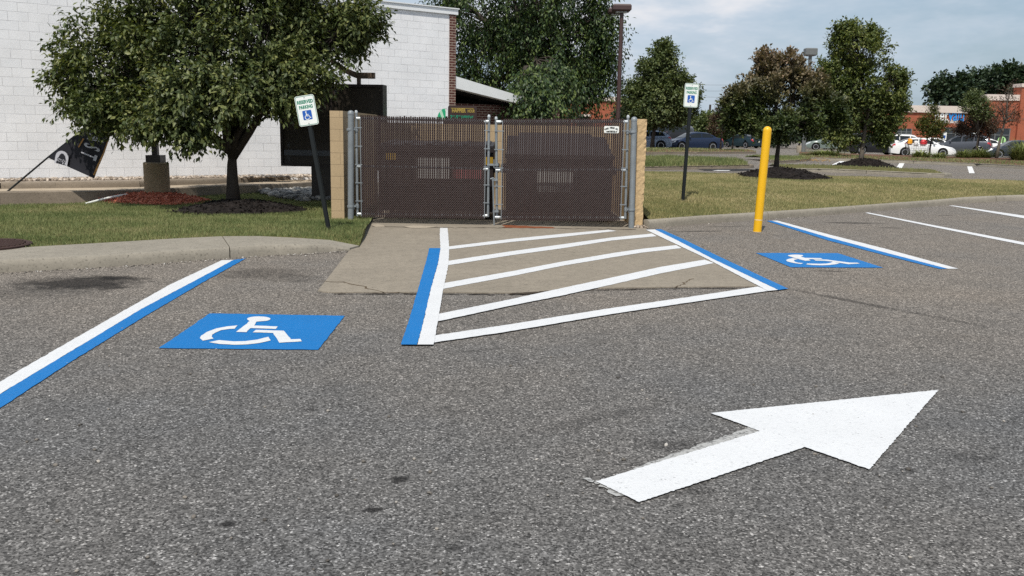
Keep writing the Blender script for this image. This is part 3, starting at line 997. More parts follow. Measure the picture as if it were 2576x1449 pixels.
# low wing with its sloping white roof edge and dark recess
WX = WLEN + .02
za0, za1 = at(1152, 192, 27.0).z, at(1152, 222, 27.0).z
zb0, zb1 = at(1318, 243, 28.2).z, at(1318, 259, 28.2).z
e = at(1318, 243, 28.2)
wlen = (Vector((e.x, e.y, 0)) - Vector((WA.x, WA.y, 0))).dot(WD) - WX + 1.2
zb0 -= .24; zb1 -= .24
mb = MB()
mb.extrude([(WX, 0, za1), (WX + wlen, 0, zb1), (WX + wlen, 0, zb0), (WX, 0, za0)], (0, 5, 0))
local_obj('wing_roof', mb, MAT['worn_white'], bld, WANG, (WA.x, WA.y, 0))
zw = at(1250, 262, 27.6).z
mb = MB().box((WX + wlen / 2 + .4, .75, zw / 2 - .1), (wlen + .8, .25, zw + .2))
local_obj('wing_wall', mb, MAT['dark_brick'], bld, WANG, (WA.x, WA.y, 0))
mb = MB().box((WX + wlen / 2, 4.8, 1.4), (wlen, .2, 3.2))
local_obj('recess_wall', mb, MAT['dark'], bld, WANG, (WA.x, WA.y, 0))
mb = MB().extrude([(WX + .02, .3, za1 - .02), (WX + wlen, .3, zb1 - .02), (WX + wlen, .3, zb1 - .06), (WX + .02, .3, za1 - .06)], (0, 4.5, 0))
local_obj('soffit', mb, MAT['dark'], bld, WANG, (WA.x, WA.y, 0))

# ------------------------------------------------------------------ enclosure walls
MAT['tan_block'] = brick('tan_block', (.40, .30, .18), (.42, .315, .19), (.31, .23, .14), .406, .2032, .005, .85, .5)
MAT['split_block'] = plain('split_face_block', (.50, .36, .20), .9, .2, var=.18, scale=5, bump=.6, fine=40)
BACKW = GY + 3.75
enc = thing('block_enclosure', 'tan block walls of the bin enclosure behind the chain link gates', 'enclosure wall', (-.2, GY + 1.8, 0))
xl0, xl1 = at(833.5, 557, GY).x, at(866, 557, GY).x
zl_top = at(850, 278.5, GY).z
mb = MB().box(((xl1 - xl0) / 2, (GY + .02 + BACKW + .2) / 2, zl_top / 2 - .05), (xl1 - xl0, BACKW + .2 - GY - .02, zl_top + .1))
o = local_obj('side_wall', mb, MAT['tan_block'], enc, 0, (xl0, 0, 0))
xr0, xr1 = at(1592, 563, GY).x, at(1617, 563, GY).x
zr_top = at(1612, 299.5, GY).z
# right pier: split face, uneven on its outer side
bm = bmesh.new()
nz_, ny_ = 40, 12
g = np.random.default_rng(4)
mb = MB()
D_ = BACKW + .2 - GY - .02
lean = at(1629, 300, GY).x - xr1
rows = []
for i in range(nz_ + 1):
    z = -.05 + (zr_top + .05) * i / nz_
    top = 1 - max(0, (i - nz_ + 2)) * .012
    k = lean * .35 * i / nz_
    sec = []
    for u, v in [(0, 0), (.25, 0), (.5, 0), (.75, 0), (1, 0)]:
        sec.append(Vector((lerp(xr0, xr1, u) + k + (g.normal() * .004 if u == 1 else 0), GY + .02 + abs(g.normal()) * (.006 if u < 1 else .012), z)))
    for v in [j / ny_ for j in range(1, ny_ + 1)]:
        sec.append(Vector((xr1 + k + g.normal() * .006, GY + .02 + D_ * v, z)))
    sec.append(Vector((xr0 + k, GY + .02 + D_, z)))
    rows.append(sec + [sec[0].copy()])
mb.grid(rows); mb.f.append(tuple(len(mb.v) - len(rows[0]) + i for i in range(len(rows[0]) - 1)))
mk('side_wall', mb, MAT['split_block'], enc)
mb = MB().box((-.25, BACKW + .1, .89), (5.3, .2, 1.78))
local_obj('back_wall', mb, MAT['tan_block'], enc, 0, (0, 0, 0))

# ------------------------------------------------------------------ gate posts
MAT['galv'] = plain('galvanised_steel', (.23, .255, .27), .5, .5, .3, var=.25, scale=9, fine=60)
MAT['galv_bright'] = plain('bright_galvanised', (.50, .53, .54), .4, .5, .4, var=.12, scale=20)


def post(label, top, foot, r):
    c = Vector((at(*foot, GY).x, GY - .06, 0.0)); t = Vector((at(*top, GY).x, GY - .06, at(*top, GY).z))
    th = thing('gate_post', label, 'post', c, 'thick galvanised gate posts')
    mbx = MB().tube([c, c.lerp(t, .5), t - Vector((0, 0, .05))], r, 20); smooth_by_angle(mk('pole', mbx, MAT['galv'], th))
    mbx = MB().lathe(t - Vector((0, 0, .06)), [(r + .004, 0), (r + .004, .035), (r * .85, .055), (r * .4, .07), (.001, .073)], 20)
    smooth_by_angle(mk('cap', mbx, MAT['galv'], th))
    return th


post('galvanised round gate post beside the shaded left block pier', (884, 279.5), (884, 560.5), .052)
post('galvanised round gate post beside the rough tan right pier', (1594.5, 295.5), (1587, 570.5), .05)

# ------------------------------------------------------------------ gates
MAT['slat'] = plain('brown_slat', (.029, .017, .0165), .7, .12, var=.22, scale=7, fine=25)
MAT['wire'] = plain('chain_wire', (.24, .205, .195), .5, .4, .3, var=.1, scale=20)


def gate(label, tl_, tr_, bl_, br_, fl, fr_, ftl, ftr, fbl, fbr, mid, hinge_side, hinge_pts, cane=False):
    """upright top/bottom points, fabric span and its top / bottom heights, all measured at the gate plane"""
    P = lambda q: at(q[0], q[1], GY)
    TL, TR_, BL, BR = P(tl_), P(tr_), P(bl_), P(br_)
    org = Vector(((TL.x + TR_.x) / 2, GY, .1))
    th = thing('chain_link_gate', label, 'gate', org, 'chain link gates of the bin enclosure')
    yb_ = GY + .0
    fm = MB(); fit = MB()
    zt = (lerp(TL.z, TR_.z, .5)); zb = (BL.z + BR.z) / 2
    ztl = P((fl, ftl)).z - .055; ztr = P((fr_, ftr)).z - .055; zbl = P((fl, fbl)).z + .05; zbr = P((fr_, fbr)).z + .05
    U = ((Vector((BL.x, yb_, BL.z)), Vector((TL.x, yb_, TL.z))), (Vector((BR.x, yb_, BR.z)), Vector((TR_.x, yb_, TR_.z))))
    mk_ = []
    for a, b in U:
        fm.tube([a, a.lerp(b, .5), b], .0235, 12)
    xl, xr = P((fl, 430)).x, P((fr_, 430)).x
    zml = P((tl_[0], mid[0])).z; zmr = P((tr_[0], mid[1])).z
    rails = ((ztl, ztr), (zml, zmr), (zbl, zbr))
    for za, zb_ in rails:
        fm.tube([(TL.x, yb_, za), (TR_.x, yb_, zb_)], .020, 10)
    smooth_by_angle(mk('frame', fm, MAT['galv'], th))
    for za, zb_ in rails:
        for x, z, s in ((TL.x, za, 1), (TR_.x, zb_, -1)):
            smooth_by_angle(mk('rail_fitting', MB().tube([(x + s * .005, yb_ - .006, z), (x + s * .085, yb_ - .006, z)], .0285, 12), MAT['galv_bright'], th))
    for a, b in U:
        smooth_by_angle(mk('frame_cap', MB().lathe(b - Vector((0, 0, .01)), [(.026, 0), (.028, .02), (.018, .045), (.002, .05)], 12), MAT['galv_bright'], th))
    # slats and wire
    z0 = lambda x: lerp(P((fl, fbl)).z, P((fr_, fbr)).z, (x - xl) / (xr - xl))
    z1 = lambda x: lerp(P((fl, ftl)).z, P((fr_, ftr)).z, (x - xl) / (xr - xl))
    pitch = .0375; ns = int((xr - xl) / pitch)
    sl = MB()
    for i in range(ns):
        x = xl + pitch * (i + .5) + random.gauss(0, .0012)
        a, b = z0(x) + random.uniform(-.004, .006), z1(x) + random.uniform(-.010, .010)
        wv = random.gauss(0, .0012)
        y = yb_ - .030 + random.uniform(-.0015, .0015)
        hw = .0142 + random.uniform(-.0012, .0008)
        for k in range(1):
            sl.box((x + wv, y, (a + b) / 2), (2 * hw, .0035, b - a), Matrix.Rotation(random.gauss(0, .0012), 3, 'Y') @ Matrix.Rotation(random.gauss(0, .10), 3, 'Z'))
    mk('slats', sl, MAT['slat'], th)
    wr = MB()
    H = (z1(xl) - z0(xl)); kx = .86
    run = H * kx
    x = xl - run
    while x < xr:
        for s, yy in ((1, yb_ - .0365), (-1, yb_ - .0225)):
            xa, xb = (x, x + run) if s == 1 else (x + run, x)
            pa = Vector((xa, yy, 0)); pb = Vector((xb, yy, 1))
            t0, t1 = 0.0, 1.0
            if xb != xa:
                ta, tb = (xl - xa) / (xb - xa), (xr - xa) / (xb - xa)
                if ta > tb: ta, tb = tb, ta
                t0, t1 = max(t0, ta), min(t1, tb)
            if t1 - t0 > .01:
                pts = []
                for t in (t0, t1):
                    X_ = lerp(xa, xb, t); pts.append(Vector((X_, yy, lerp(z0(X_) - .008, z1(X_) - .012, t))))
                wr.tube(pts, .0023, 4, False)
        x += pitch
    mk('chain_mesh', wr, MAT['wire'], th, fix=False)
    # tension bars and bands beside each upright
    for x, ux in ((xl + .004, TL.x), (xr - .004, TR_.x)):
        tb_ = MB().box((x, yb_ - .034, (z0(x) + z1(x)) / 2 - .01), (.012, .008, z1(x) - z0(x) - .05))
        # diamonds of bare mesh between the bar and the first slat show as little zigzags
        zz = z0(x)
        k = 0
        while zz < z1(x) - .05:
            tb_.tube([(x, yb_ - .03, zz), (x + (.022 if x < org.x else -.022) * 1, yb_ - .03, zz + .018), (x, yb_ - .03, zz + .036)], .0018, 4, False)
            zz += .036
        mk('tension_bar', tb_, MAT['galv'], th, fix=False)
        for q in (.16, .34, .52, .70, .88):
            z = lerp(z0(x), z1(x), q)
            mk('tension_band', MB().box(((x + ux) / 2, yb_ - .034, z), (abs(x - ux) + .05, .010, .016)), MAT['galv'], th)
    for (hx, hy, px_) in hinge_pts:
        a = P((hx, hy)); b = P((px_, hy))
        hb = MB()
        hb.lathe((a.x, yb_, a.z - .035), [(.034, 0), (.036, .015), (.036, .055), (.034, .07)], 12)
        hb.lathe((b.x, GY - .06, b.z - .02), [(.058, 0), (.060, .008), (.060, .034), (.058, .042)], 16)
        hb.box(((a.x + b.x) / 2, yb_ - .04, a.z + .005), (abs(a.x - b.x) - .03, .035, .03))
        hb.tube([((a.x + b.x) / 2, yb_ - .055, a.z - .05), ((a.x + b.x) / 2, yb_ - .055, a.z + .06)], .010, 8)
        smooth_by_angle(mk('hinge', hb, MAT['galv'], th))
    return th, TL, TR_, BL, BR


g1 = gate('brown slatted chain link gate leaf, the left one by the shaded pier', (896, 283), (1230, 294), (899.5, 543.5), (1227.5, 545.5), 908, 1221, 290, 297.5, 545.5, 549.5, (418, 425.5), 'l',
          [(896.5, 326, 882), (899, 519, 883.5)])
g2 = gate('brown slatted chain link gate leaf, the right one carrying the fence company plate', (1248, 299), (1580, 295), (1250, 551), (1573, 550), 1262, 1566, 298.5, 298, 554, 555, (428, 427.5), 'r',
          [(1579, 332, 1592), (1574.5, 527, 1588)])
# latch and drop rod on the right leaf
mb = MB()
a, b = at(1229, 414, GY), at(1250, 414, GY)
mb.box(((a.x + b.x) / 2, GY - .035, a.z), (b.x - a.x + .05, .02, .035))
mb.lathe((b.x, GY, b.z - .03), [(.034, 0), (.034, .06)], 12)
mb.tube([(b.x - .05, GY - .05, b.z - .05), (b.x - .05, GY - .05, b.z + .09)], .009, 8)
smooth_by_angle(mk('latch', mb, MAT['galv'], g2[0]))
mb = MB()
a, b = at(1240, 452, GY - .05), at(1243, 572.5, GY - .05)
mb.tube([(a.x, GY - .05, a.z), ((a.x + b.x) / 2, GY - .05, (a.z + b.z) / 2), (b.x, GY - .05, .012)], .0135, 10)
mb.tube([(a.x - .045, GY - .05, a.z + .01), (a.x + .005, GY - .05, a.z + .03), (a.x + .03, GY - .045, a.z)], .014, 10)
for q in (at(1245, 452, GY), at(1247, 531, GY)): mb.box((q.x, GY - .03, q.z), (.10, .05, .035))
smooth_by_angle(mk('drop_rod', mb, MAT['galv'], g2[0]))

# plate on the right gate
MAT['plate_white'] = plain('sign_white', (.78, .80, .76), .4, .4, var=.05, scale=8)
MAT['ink'] = plain('black_ink', (.02, .025, .02), .6, .3)


def rrect(w, h, r, k=5, cx=0, cy=0):
    out = []
    for sx, sy, a0 in ((1, 1, 0), (-1, 1, 90), (-1, -1, 180), (1, -1, 270)):
        for i in range(k + 1):
            a = R(a0 + 90 * i / k)
            out.append((cx + sx * (w / 2 - r) + r * math.cos(a), cy + sy * (h / 2 - r) + r * math.sin(a)))
    return out


a, b = at(1519.5, 317, GY), at(1556, 335, GY)
pc = (a + b) / 2; pc.y = GY - .044; pw, ph = b.x - a.x, a.z - b.z
th = thing('fence_plate', 'small white fence company plate wired to the right gate', 'sign', pc)
mk('plate', MB().extrude([(pc.x + x, pc.y, pc.z + z) for x, z in rrect(pw, ph, .02)], (0, .004, 0)), MAT['plate_white'], th)
mb = MB()
TX, TU = Vector((1, 0, 0)), Vector((0, 0, 1))
s_ = 'YORK FENCE CO.'
for i, ch in enumerate(s_):
    if ch == ' ': continue
    u = (i - (len(s_) - 1) / 2) / ((len(s_) - 1) / 2)
    an = -u * .62
    add_text(mb, ch, ph * .30, (pc.x + u * pw * .43, pc.y - .002, pc.z + ph * (.24 - .26 * u * u)), Vector((math.cos(an), 0, math.sin(an))), Vector((-math.sin(an), 0, math.cos(an))), .003, .75)
add_text(mb, 'Hillsborough, N.J.', ph * .13, (pc.x, pc.y - .002, pc.z - ph * .08), TX, TU, 0, 1.0, width=pw * .42)
add_text(mb, '1-800-FENCE-17', ph * .26, (pc.x, pc.y - .002, pc.z - ph * .32), TX, TU, .003, width=pw * .78)
mk('lettering', mb, MAT['ink'], th, fix=False)

# ------------------------------------------------------------------ dumpsters
MAT['bin_left'] = plain('brown_bin_steel', (.016, .011, .011), .55, .4, var=.25, scale=5)
MAT['bin_right'] = plain('dark_bin_steel', (.014, .012, .014), .55, .4, var=.25, scale=5)
MAT['lid'] = plain('bin_lid', (.022, .019, .023), .45, .45, var=.2, scale=4)
MAT['sticker'] = plain('white_sticker', (.34, .34, .33), .5, .3, var=.15, scale=12)
MAT['yellow_sticker'] = plain('yellow_sticker', (.32, .20, .02), .5, .3, var=.15, scale=12)
MAT['pink_sticker'] = plain('red_sticker', (.28, .08, .085), .5, .3, var=.2, scale=12)


def dumpster(label, x0, x1, y0, y1, ztop_, zfront, mat, hip=False, decals=()):
    th = thing('dumpster', label, 'dumpster', ((x0 + x1) / 2, (y0 + y1) / 2, .009), 'dumpsters inside the enclosure')
    mb = MB()
    prof = [(y0 + .10, .16), (y0, .55), (y0, zfront), (y1, ztop_ - .06), (y1, .16)]
    mb.extrude([(x0, y, z) for y, z in prof], (x1 - x0, 0, 0))
    for k in range(5):
        x = lerp(x0 + .1, x1 - .1, k / 4); mb.box((x, y0 - .02, .85), (.05, .05, zfront - .5))
    mb.box(((x0 + x1) / 2, y0 - .03, zfront - .03), (x1 - x0 + .06, .07, .07))
    for x in (x0 - .05, x1 + .05): mb.box((x, (y0 + y1) / 2, .95), (.10, .9, .14))
    mk('body', mb, MAT[mat], th)
    mb = MB()
    xm = (x0 + x1) / 2
    if hip:
        zt = ztop_
        mb.add([(x0, y0 - .02, zfront), (x1, y0 - .02, zfront), (x1, y1, zfront), (x0, y1, zfront), (x0 + .25, y0 + .35, zt), (x1 - .4, y0 + .35, zt), (x1 - .4, y1 - .2, zt), (x0 + .25, y1 - .2, zt)],
               [(0, 1, 5, 4), (1, 2, 6, 5), (2, 3, 7, 6), (3, 0, 4, 7), (4, 5, 6, 7), (3, 2, 1, 0)])
        mk('lid', mb, MAT['lid'], th)
    else:
        for a_, b_ in ((x0, xm - .01), (xm + .01, x1)):
            mb = MB()
            mb.extrude([(a_, y0 - .05, zfront + .01), (a_, y1 + .02, ztop_ - .04), (a_, y1 + .02, ztop_), (a_, y0 - .05, zfront + .05)], (b_ - a_, 0, 0))
            for k in range(3):
                x = lerp(a_ + .12, b_ - .12, k / 2)
                mb.extrude([(x - .05, y0 - .05, zfront + .045), (x - .05, y1, ztop_ - .005), (x - .05, y1, ztop_ + .02), (x - .05, y0 - .05, zfront + .075)], (.10, 0, 0))
            mk('lid', mb, MAT['lid'], th)
    for (dx0, dx1, dz0, dz1, dm) in decals:
        mk('sticker', MB().box(((dx0 + dx1) / 2, y0 - .05, (dz0 + dz1) / 2), (dx1 - dx0, .006, dz1 - dz0)), MAT[dm], th)
    for x in (x0 + .2, x1 - .2):
        for y in (y0 + .25, y1 - .2):
            mk('wheel', MB().lathe((x, y, .085), [(.02, -.03), (.075, -.028), (.075, .028), (.02, .03)], 14, 'x'), MAT['ink'], th)
    return th


yd = GY + .75
A_ = lambda px, py: at(px, py, yd - .05)
x0, x1 = at(955, 450, yd).x, at(1240, 450, yd).x
dec = []
for (pa, pb, q) in ((( 1048, 396), (1132, 450), 'sticker'), ((1140, 425), (1212, 450), 'pink_sticker'), ((970, 385), (995, 402), 'yellow_sticker'), ((1222, 395), (1240, 415), 'yellow_sticker')):
    a, b = A_(*pa), A_(*pb); dec.append((a.x, b.x, b.z, a.z, q))
dumpster('brown dumpster with stickers behind the left gate', x0, x1, yd, yd + 1.5, at(1100, 355, yd + 1.2).z, at(1100, 372, yd).z, 'bin_left', False, dec)
x0, x1 = at(1272, 450, yd).x, at(1540, 450, yd).x
a, b = A_(1352, 431), A_(1443, 484)
dumpster('dark dumpster with a sloping hip lid behind the right gate', x0, x1, yd, yd + 1.6, at(1380, 335, yd + .4).z, at(1500, 392, yd).z, 'bin_right', True, [(a.x, b.x, b.z, a.z, 'sticker')])
MAT['grit'] = rnd_mat('grit', [(0, (.06, .055, .05)), (.5, (.20, .18, .155)), (.85, (.36, .33, .29)), (1, (.62, .6, .56))])
def grit_spot(g):
    if g.random() < .55:
        k = int(g.integers(2, len(KL_b) - 1)); u = g.random(); p = KL_b[k].lerp(KL_b[k + 1], u); off = -abs(g.normal(0, .10)) - .02
        return Vector((p.x, p.y + off, .006)), 0
    if g.random() < .6:
        k = int(g.integers(0, len(KERB_R) - 2)); u = g.random(); p = KERB_R[k].lerp(KERB_R[k + 1], u)
        return Vector((p.x + g.normal(0, .05), p.y - abs(g.normal(0, .12)) - .02, .006)), 0
    p = gp(g.uniform(0, 2576), g.uniform(640, 1449))
    return Vector((p.x, p.y, .005)), 0
stones('loose_grit', grit_spot, 520, (.005, .016), MAT['grit'], 'loose grit along the kerbs and on the asphalt', 61)
# rusty stain of the slab under the right gate
mb = MB().poly(ragged([gp(*q, .011) for q in ((1262, 566), (1390, 571), (1398, 574), (1300, 573.5), (1262, 572))], .02, .1))
MAT['rust'] = plain('rust_stain', (.20, .07, .035), .9, .1, var=.4, scale=8)
mk('pavement_rust_stain', mb, MAT['rust'])['kind'] = 'structure'
# broken concrete rubble at the foot of the right pier
def rub(g):
    q = gp(g.uniform(1592, 1640), g.uniform(566, 575), .0)
    return Vector((q.x, q.y, .015 + g.random() * .03)), 0
stones('rubble', rub, 60, (.02, .06), MAT['pea_stone'], 'broken concrete crumbs at the foot of the right pier', 21)
# ------------------------------------------------------------------ reserved parking signs
MAT['sign_white'] = plain('reflective_white', (.80, .83, .80), .4, .4, var=.05, scale=9)
MAT['sign_green'] = plain('sign_green', (.012, .22, .13), .5, .4, var=.1)
MAT['sign_blue'] = plain('sign_blue', (.015, .10, .42), .45, .4, var=.06)
MAT['dark_post'] = plain('dark_green_post', (.010, .013, .014), .5, .3, var=.2, scale=12)
ISA = [
    [(x, y) for x, y in ell(-.10, .36, .075, .075, 0, 345, 16)],
    [(-.15, .26), (-.06, .26), (-.045, .12), (.15, .12), (.15, .06), (-.035, .06), (-.025, -.03), (.19, -.03), (.285, -.24), (.36, -.205), (.385, -.26), (.255, -.325), (.155, -.095), (-.115, -.095)],
    [(-.155, .075), (-.15, -.005)] + [(-.05 + .19 * math.cos(R(a)), -.20 + .19 * math.sin(R(a))) for a in range(122, 345, 14)] + [(.20, -.28), (.165, -.345)] + [(-.05 + .26 * math.cos(R(a)), -.20 + .26 * math.sin(R(a))) for a in range(322, 108, -14)],
]


def reserved_sign(label, base, topc, w, h, tilt_dir, yaw, post_w=.055, turn=0.0):
    """base: foot of the post, topc: centre of the plate"""
    base = Vector(base); topc = Vector(topc)
    ax = (topc - base).normalized()
    th = thing('parking_sign', label, 'sign', base, 'reserved parking signs')
    X = Vector((math.cos(yaw), math.sin(yaw), 0))
    U = (ax - X * ax.dot(X)); U.normalize()
    # roll of the plate in its own plane
    U2 = tilt_dir.normalized(); X2 = U2.cross(Vector((0, -1, 0)) * 1.0)
    X2 = (X - U2 * X.dot(U2)).normalized()
    Nn = X2.cross(U2).normalized()           # away from or towards the camera
    if Nn.y > 0: Nn = -Nn
    # u-channel post
    m = MB()
    top = topc + U2 * (h * .46)
    side = X2
    for off, ww, dd in ((0, post_w * .5, .006), (-post_w * .36, .012, .03), (post_w * .36, .012, .03)):
        c0 = base - ax * .25 + side * off; c1 = top + side * off
        b0 = [(-ww / 2, 0), (ww / 2, 0), (ww / 2, dd), (-ww / 2, dd)]
        v = [c + side * x - Nn * y for c in (c0, c1) for x, y in b0]
        m.add(v, [(0, 1, 2, 3), (7, 6, 5, 4), (0, 4, 5, 1), (1, 5, 6, 2), (2, 6, 7, 3), (3, 7, 4, 0)])
    for off in (-post_w * .5, post_w * .5):
        c0 = base - ax * .25 + side * off - Nn * .028; c1 = top + side * off - Nn * .028
        v = [c + side * x - Nn * y for c in (c0, c1) for x, y in ((-.008, 0), (.008, 0), (.008, .004), (-.008, .004))]
        m.add(v, [(0, 1, 2, 3), (7, 6, 5, 4), (0, 4, 5, 1), (1, 5, 6, 2), (2, 6, 7, 3), (3, 7, 4, 0)])
    pole = mk('post', m, MAT['dark_post'], th)

    def face(pts, lift): return [topc + X2 * x + U2 * y + Nn * lift for x, y in pts]
    pl_ = mk('plate', MB().extrude(face(rrect(w, h, .035), .004), Nn * .003), MAT['sign_white'], th)
    o1, i1 = rrect(w * .95, h * .965, .030), rrect(w * .905, h * .935, .024)
    m = MB(); n = len(o1)
    m.add(face(o1, .0085) + face(i1, .0085), [(i, (i + 1) % n, n + (i + 1) % n, n + i) for i in range(n)])
    mk('border', m, MAT['sign_green'], pl_)
    m = MB()
    add_text(m, 'RESERVED', h * .155, topc + U2 * (h * .285) + Nn * .0085, X2, U2, .003, width=w * .82)
    add_text(m, 'PARKING', h * .155, topc + U2 * (h * .115) + Nn * .0085, X2, U2, .003, width=w * .70)
    mk('lettering', m, MAT['sign_green'], pl_, fix=False)
    s = h * .31
    cen = -h * .15
    bf = mk('blue_panel', MB().poly(face(rrect(s, s, .014, 4, 0, cen), .0085)), MAT['sign_blue'], pl_)
    m = MB()
    for g in ISA: m.poly(face([(x * s * 1.02, cen + y * s * 1.02 - .005) for x, y in g], .0105))
    mk('wheelchair_figure', m, MAT['sign_white'], pl_)
    for yy in (h * .43, -h * .43):
        m = MB()
        m.add(face([(.007 * math.cos(a), yy + .007 * math.sin(a)) for a in [math.pi * j / 4 for j in range(8)]], .011), [tuple(range(8))])
        mk('bolt', m, MAT['ink'], pl_)
    return th


# left sign, leaning
b = gt(826, 577.5, z_lawn)
Yl = b.y
c = at(771.5, 278, Yl - .02)
u0, u1 = at(785.5, 312.5, Yl), at(758, 243.5, Yl)
hh = (at(783, 316, Yl) - at(762, 242, Yl)).length
reserved_sign('leaning reserved parking sign on the left lawn, leaf shadows on it', b, c, hh * .667, hh, Vector((at(760.5, 243, Yl) - at(774.5, 316, Yl))), R(-2))
b = gt(1718.5, 505.5, z_verge)
Yr = b.y
c = at(1739, 240, Yr)
hh = (at(1737, 269.8, Yr) - at(1741, 209.5, Yr)).length
reserved_sign('upright reserved parking sign on the right verge', b, c, hh * .62, hh, Vector((at(1741.5, 209.5, Yr) - at(1736.5, 269.8, Yr))), R(4), .062)

# ------------------------------------------------------------------ bollard
MAT['yellow'] = plain('yellow_plastic', (.78, .43, .006), .42, .45, var=.06, scale=4, coat=.1)
b = gp(1907, 585.5)
b.y += .06
t = at(1933, 310, b.y)
rb = (at(1916.6, 585, b.y).x - at(1896, 585, b.y).x) / 2
t.x = b.x + (t.x - b.x) * .92
ax = (t - b)
th = thing('bollard', 'yellow round topped bollard between the right stalls', 'bollard', b)
mb = MB()
pts = [b + ax * u for u in (-.02, .25, .5, .75, .935)]
mb.tube(pts, rb, 32)
cc = pts[-1]; L_ = ax.length
rings = [(cc + ax.normalized() * (rb * .98 * math.sin(R(a))), rb * math.cos(R(a))) for a in (0, 12, 25, 40, 55, 70, 82, 89)]
mb.tube([p for p, r in rings], [r for p, r in rings], 32)
smooth_by_angle(mk('sleeve', mb, MAT['yellow'], th), 50)
p = b + ax * .118
mk('seam', MB().tube([p - ax.normalized() * .006, p + ax.normalized() * .006], rb * 1.012, 32), plain('pale_seam', (.75, .62, .38), .6, .3), th)
mk('foot_ring', MB().lathe((b.x, b.y, 0), [(rb * 1.0, .0), (rb * 1.13, .005), (rb * 1.08, .012), (rb * .9, .016)], 28), MAT['patch'], th)

# ------------------------------------------------------------------ lamp post on the lawn
MAT['bronze'] = plain('dark_bronze', (.028, .022, .020), .45, .4, .1, var=.15)
MAT['base_conc'] = concrete('lamp_base_concrete', (.30, .235, .15), .4, .4)
lb = gp(384, 488, .20)
rb = (at(415, 440, lb.y).x - at(353, 440, lb.y).x) / 2
zt = at(384, 409, lb.y).z
th = thing('lamp_post', 'dark square lamp post on a round concrete base in red mulch', 'lamp post', (lb.x, lb.y + rb, lb.z))
c = Vector((lb.x, lb.y + rb, 0))
smooth_by_angle(mk('concrete_base', MB().lathe((c.x, c.y, -.05), [(rb, 0), (rb, zt + .03), (rb - .02, zt + .05), (.01, zt + .05)], 36), MAT['base_conc'], th))
mk('base_cover', MB().box((c.x, c.y, zt + .075), (.31, .31, .15)), MAT['bronze'], th)
mk('pole', MB().box((c.x, c.y, zt + 2.9), (.115, .115, 5.6)), MAT['bronze'], th)
mk('lamp_head', MB().box((c.x + .35, c.y, zt + 5.75), (.75, .38, .2)), MAT['bronze'], th)

# ------------------------------------------------------------------ white pipe on the grass, manhole, litter
a, b, cc_ = gt(215, 513, z_lawn), gt(290, 503, z_lawn), gt(380, 503, z_lawn)
mb = MB().tube([Vector((lerp(a.x, cc_.x, u), lerp(a.y, cc_.y, u), .02 + .16 * math.sin(math.pi * min(1, u * .62 + .02)))) for u in [i / 12 for i in range(13)]], .025, 10)
tag(smooth_by_angle(mk('white_pipe', mb, MAT['plate_white'])), 'thin white plastic pipe lying between the kerb and red mulch', 'pipe')
MAT['rust_iron'] = plain('rusty_iron', (.050, .028, .024), .8, .3, var=.35, scale=14, bump=.4, fine=60)
c = gt(22, 621, z_lawn)
mb = MB().lathe((c.x - .35, c.y + .02, c.z - .06), [(.56, 0), (.56, .085), (.53, .095), (.52, .085), (.01, .085)], 40)
for k in range(-5, 6):
    L_ = math.sqrt(max(0, .48 ** 2 - (k * .09) ** 2))
    mb.box((c.x - .35, c.y + .02 + k * .09, c.z + .03), (2 * L_, .035, .012))
tag(mk('manhole_cover', mb, MAT['rust_iron']), 'rusty brown manhole cover set in grass behind the left kerb', 'manhole cover')

# ------------------------------------------------------------------ menu board
MAT['board'] = plain('brown_black_board', (.030, .024, .018), .4, .45, var=.25, scale=2)
MAT['topper'] = plain('bronze_topper', (.085, .060, .042), .5, .4, var=.1)
MAT['grey_band'] = plain('grey_band', (.075, .085, .10), .35, .5, var=.2, scale=3)
YM = 20.3
mA, mB_ = at(708, 300, YM), at(971, 300, YM)
yaw = R(-6)
tz, bz = at(900, 213.5, YM).z, at(760, 418, YM).z
mid_ = Vector(((mA.x + mB_.x) / 2, YM, 0)); wM = (mB_.x - mA.x) / math.cos(yaw)
MX = Vector((math.cos(yaw), math.sin(yaw), 0)); MN = Vector((math.sin(yaw), -math.cos(yaw), 0))


def mbp(x, d, z): return mid_ + MX * x + MN * d + Vector((0, 0, z))


th = thing('menu_board', 'big dark menu board with curved topper standing on river stones', 'menu board', (mid_.x, mid_.y, .05))
RM = Matrix.Rotation(yaw, 3, 'Z')
mk('cabinet', MB().box(mbp(0, 0, (tz + bz) / 2), (wM, .34, tz - bz), RM), MAT['board'], th)
m = MB()
for s in (-1, 1): m.box(mbp(s * (wM / 2 - .03), .185, (tz + bz) / 2), (.06, .03, tz - bz), RM)
for z in (tz - .03, bz + .03): m.box(mbp(0, .185, z), (wM - .12, .03, .06), RM)
m.box(mbp(0, .185, (tz + bz) / 2), (.05, .026, tz - bz - .12), RM)
mk('frame', m, MAT['bronze'], th)
zb_ = at(760, 384, YM).z
mk('grey_band', MB().box(mbp(-.0, .18, zb_), (wM - .16, .022, .12), RM), MAT['grey_band'], th)
m = MB()
for px, py in ((846, 232), (960, 232), (846, 292), (960, 292), (727, 292), (727, 364), (846, 364), (795, 292), (727, 398)):
    q = at(px, py, YM - .2)
    m = MB()
    for k in range(-2, 3): m.box((q.x, q.y - .02, q.z + k * .022), (.085 - .012 * abs(k), .012, .006))
    mk('price_strip', m, MAT['grey_band'], th)
xb = (Vector((at(822, 470, YM).x, 0, 0)) - Vector((mid_.x, 0, 0))).x
mk('pedestal', MB().box(mbp(xb, 0, bz / 2 + .0), (.62, .30, bz + .1), RM), MAT['board'], th)
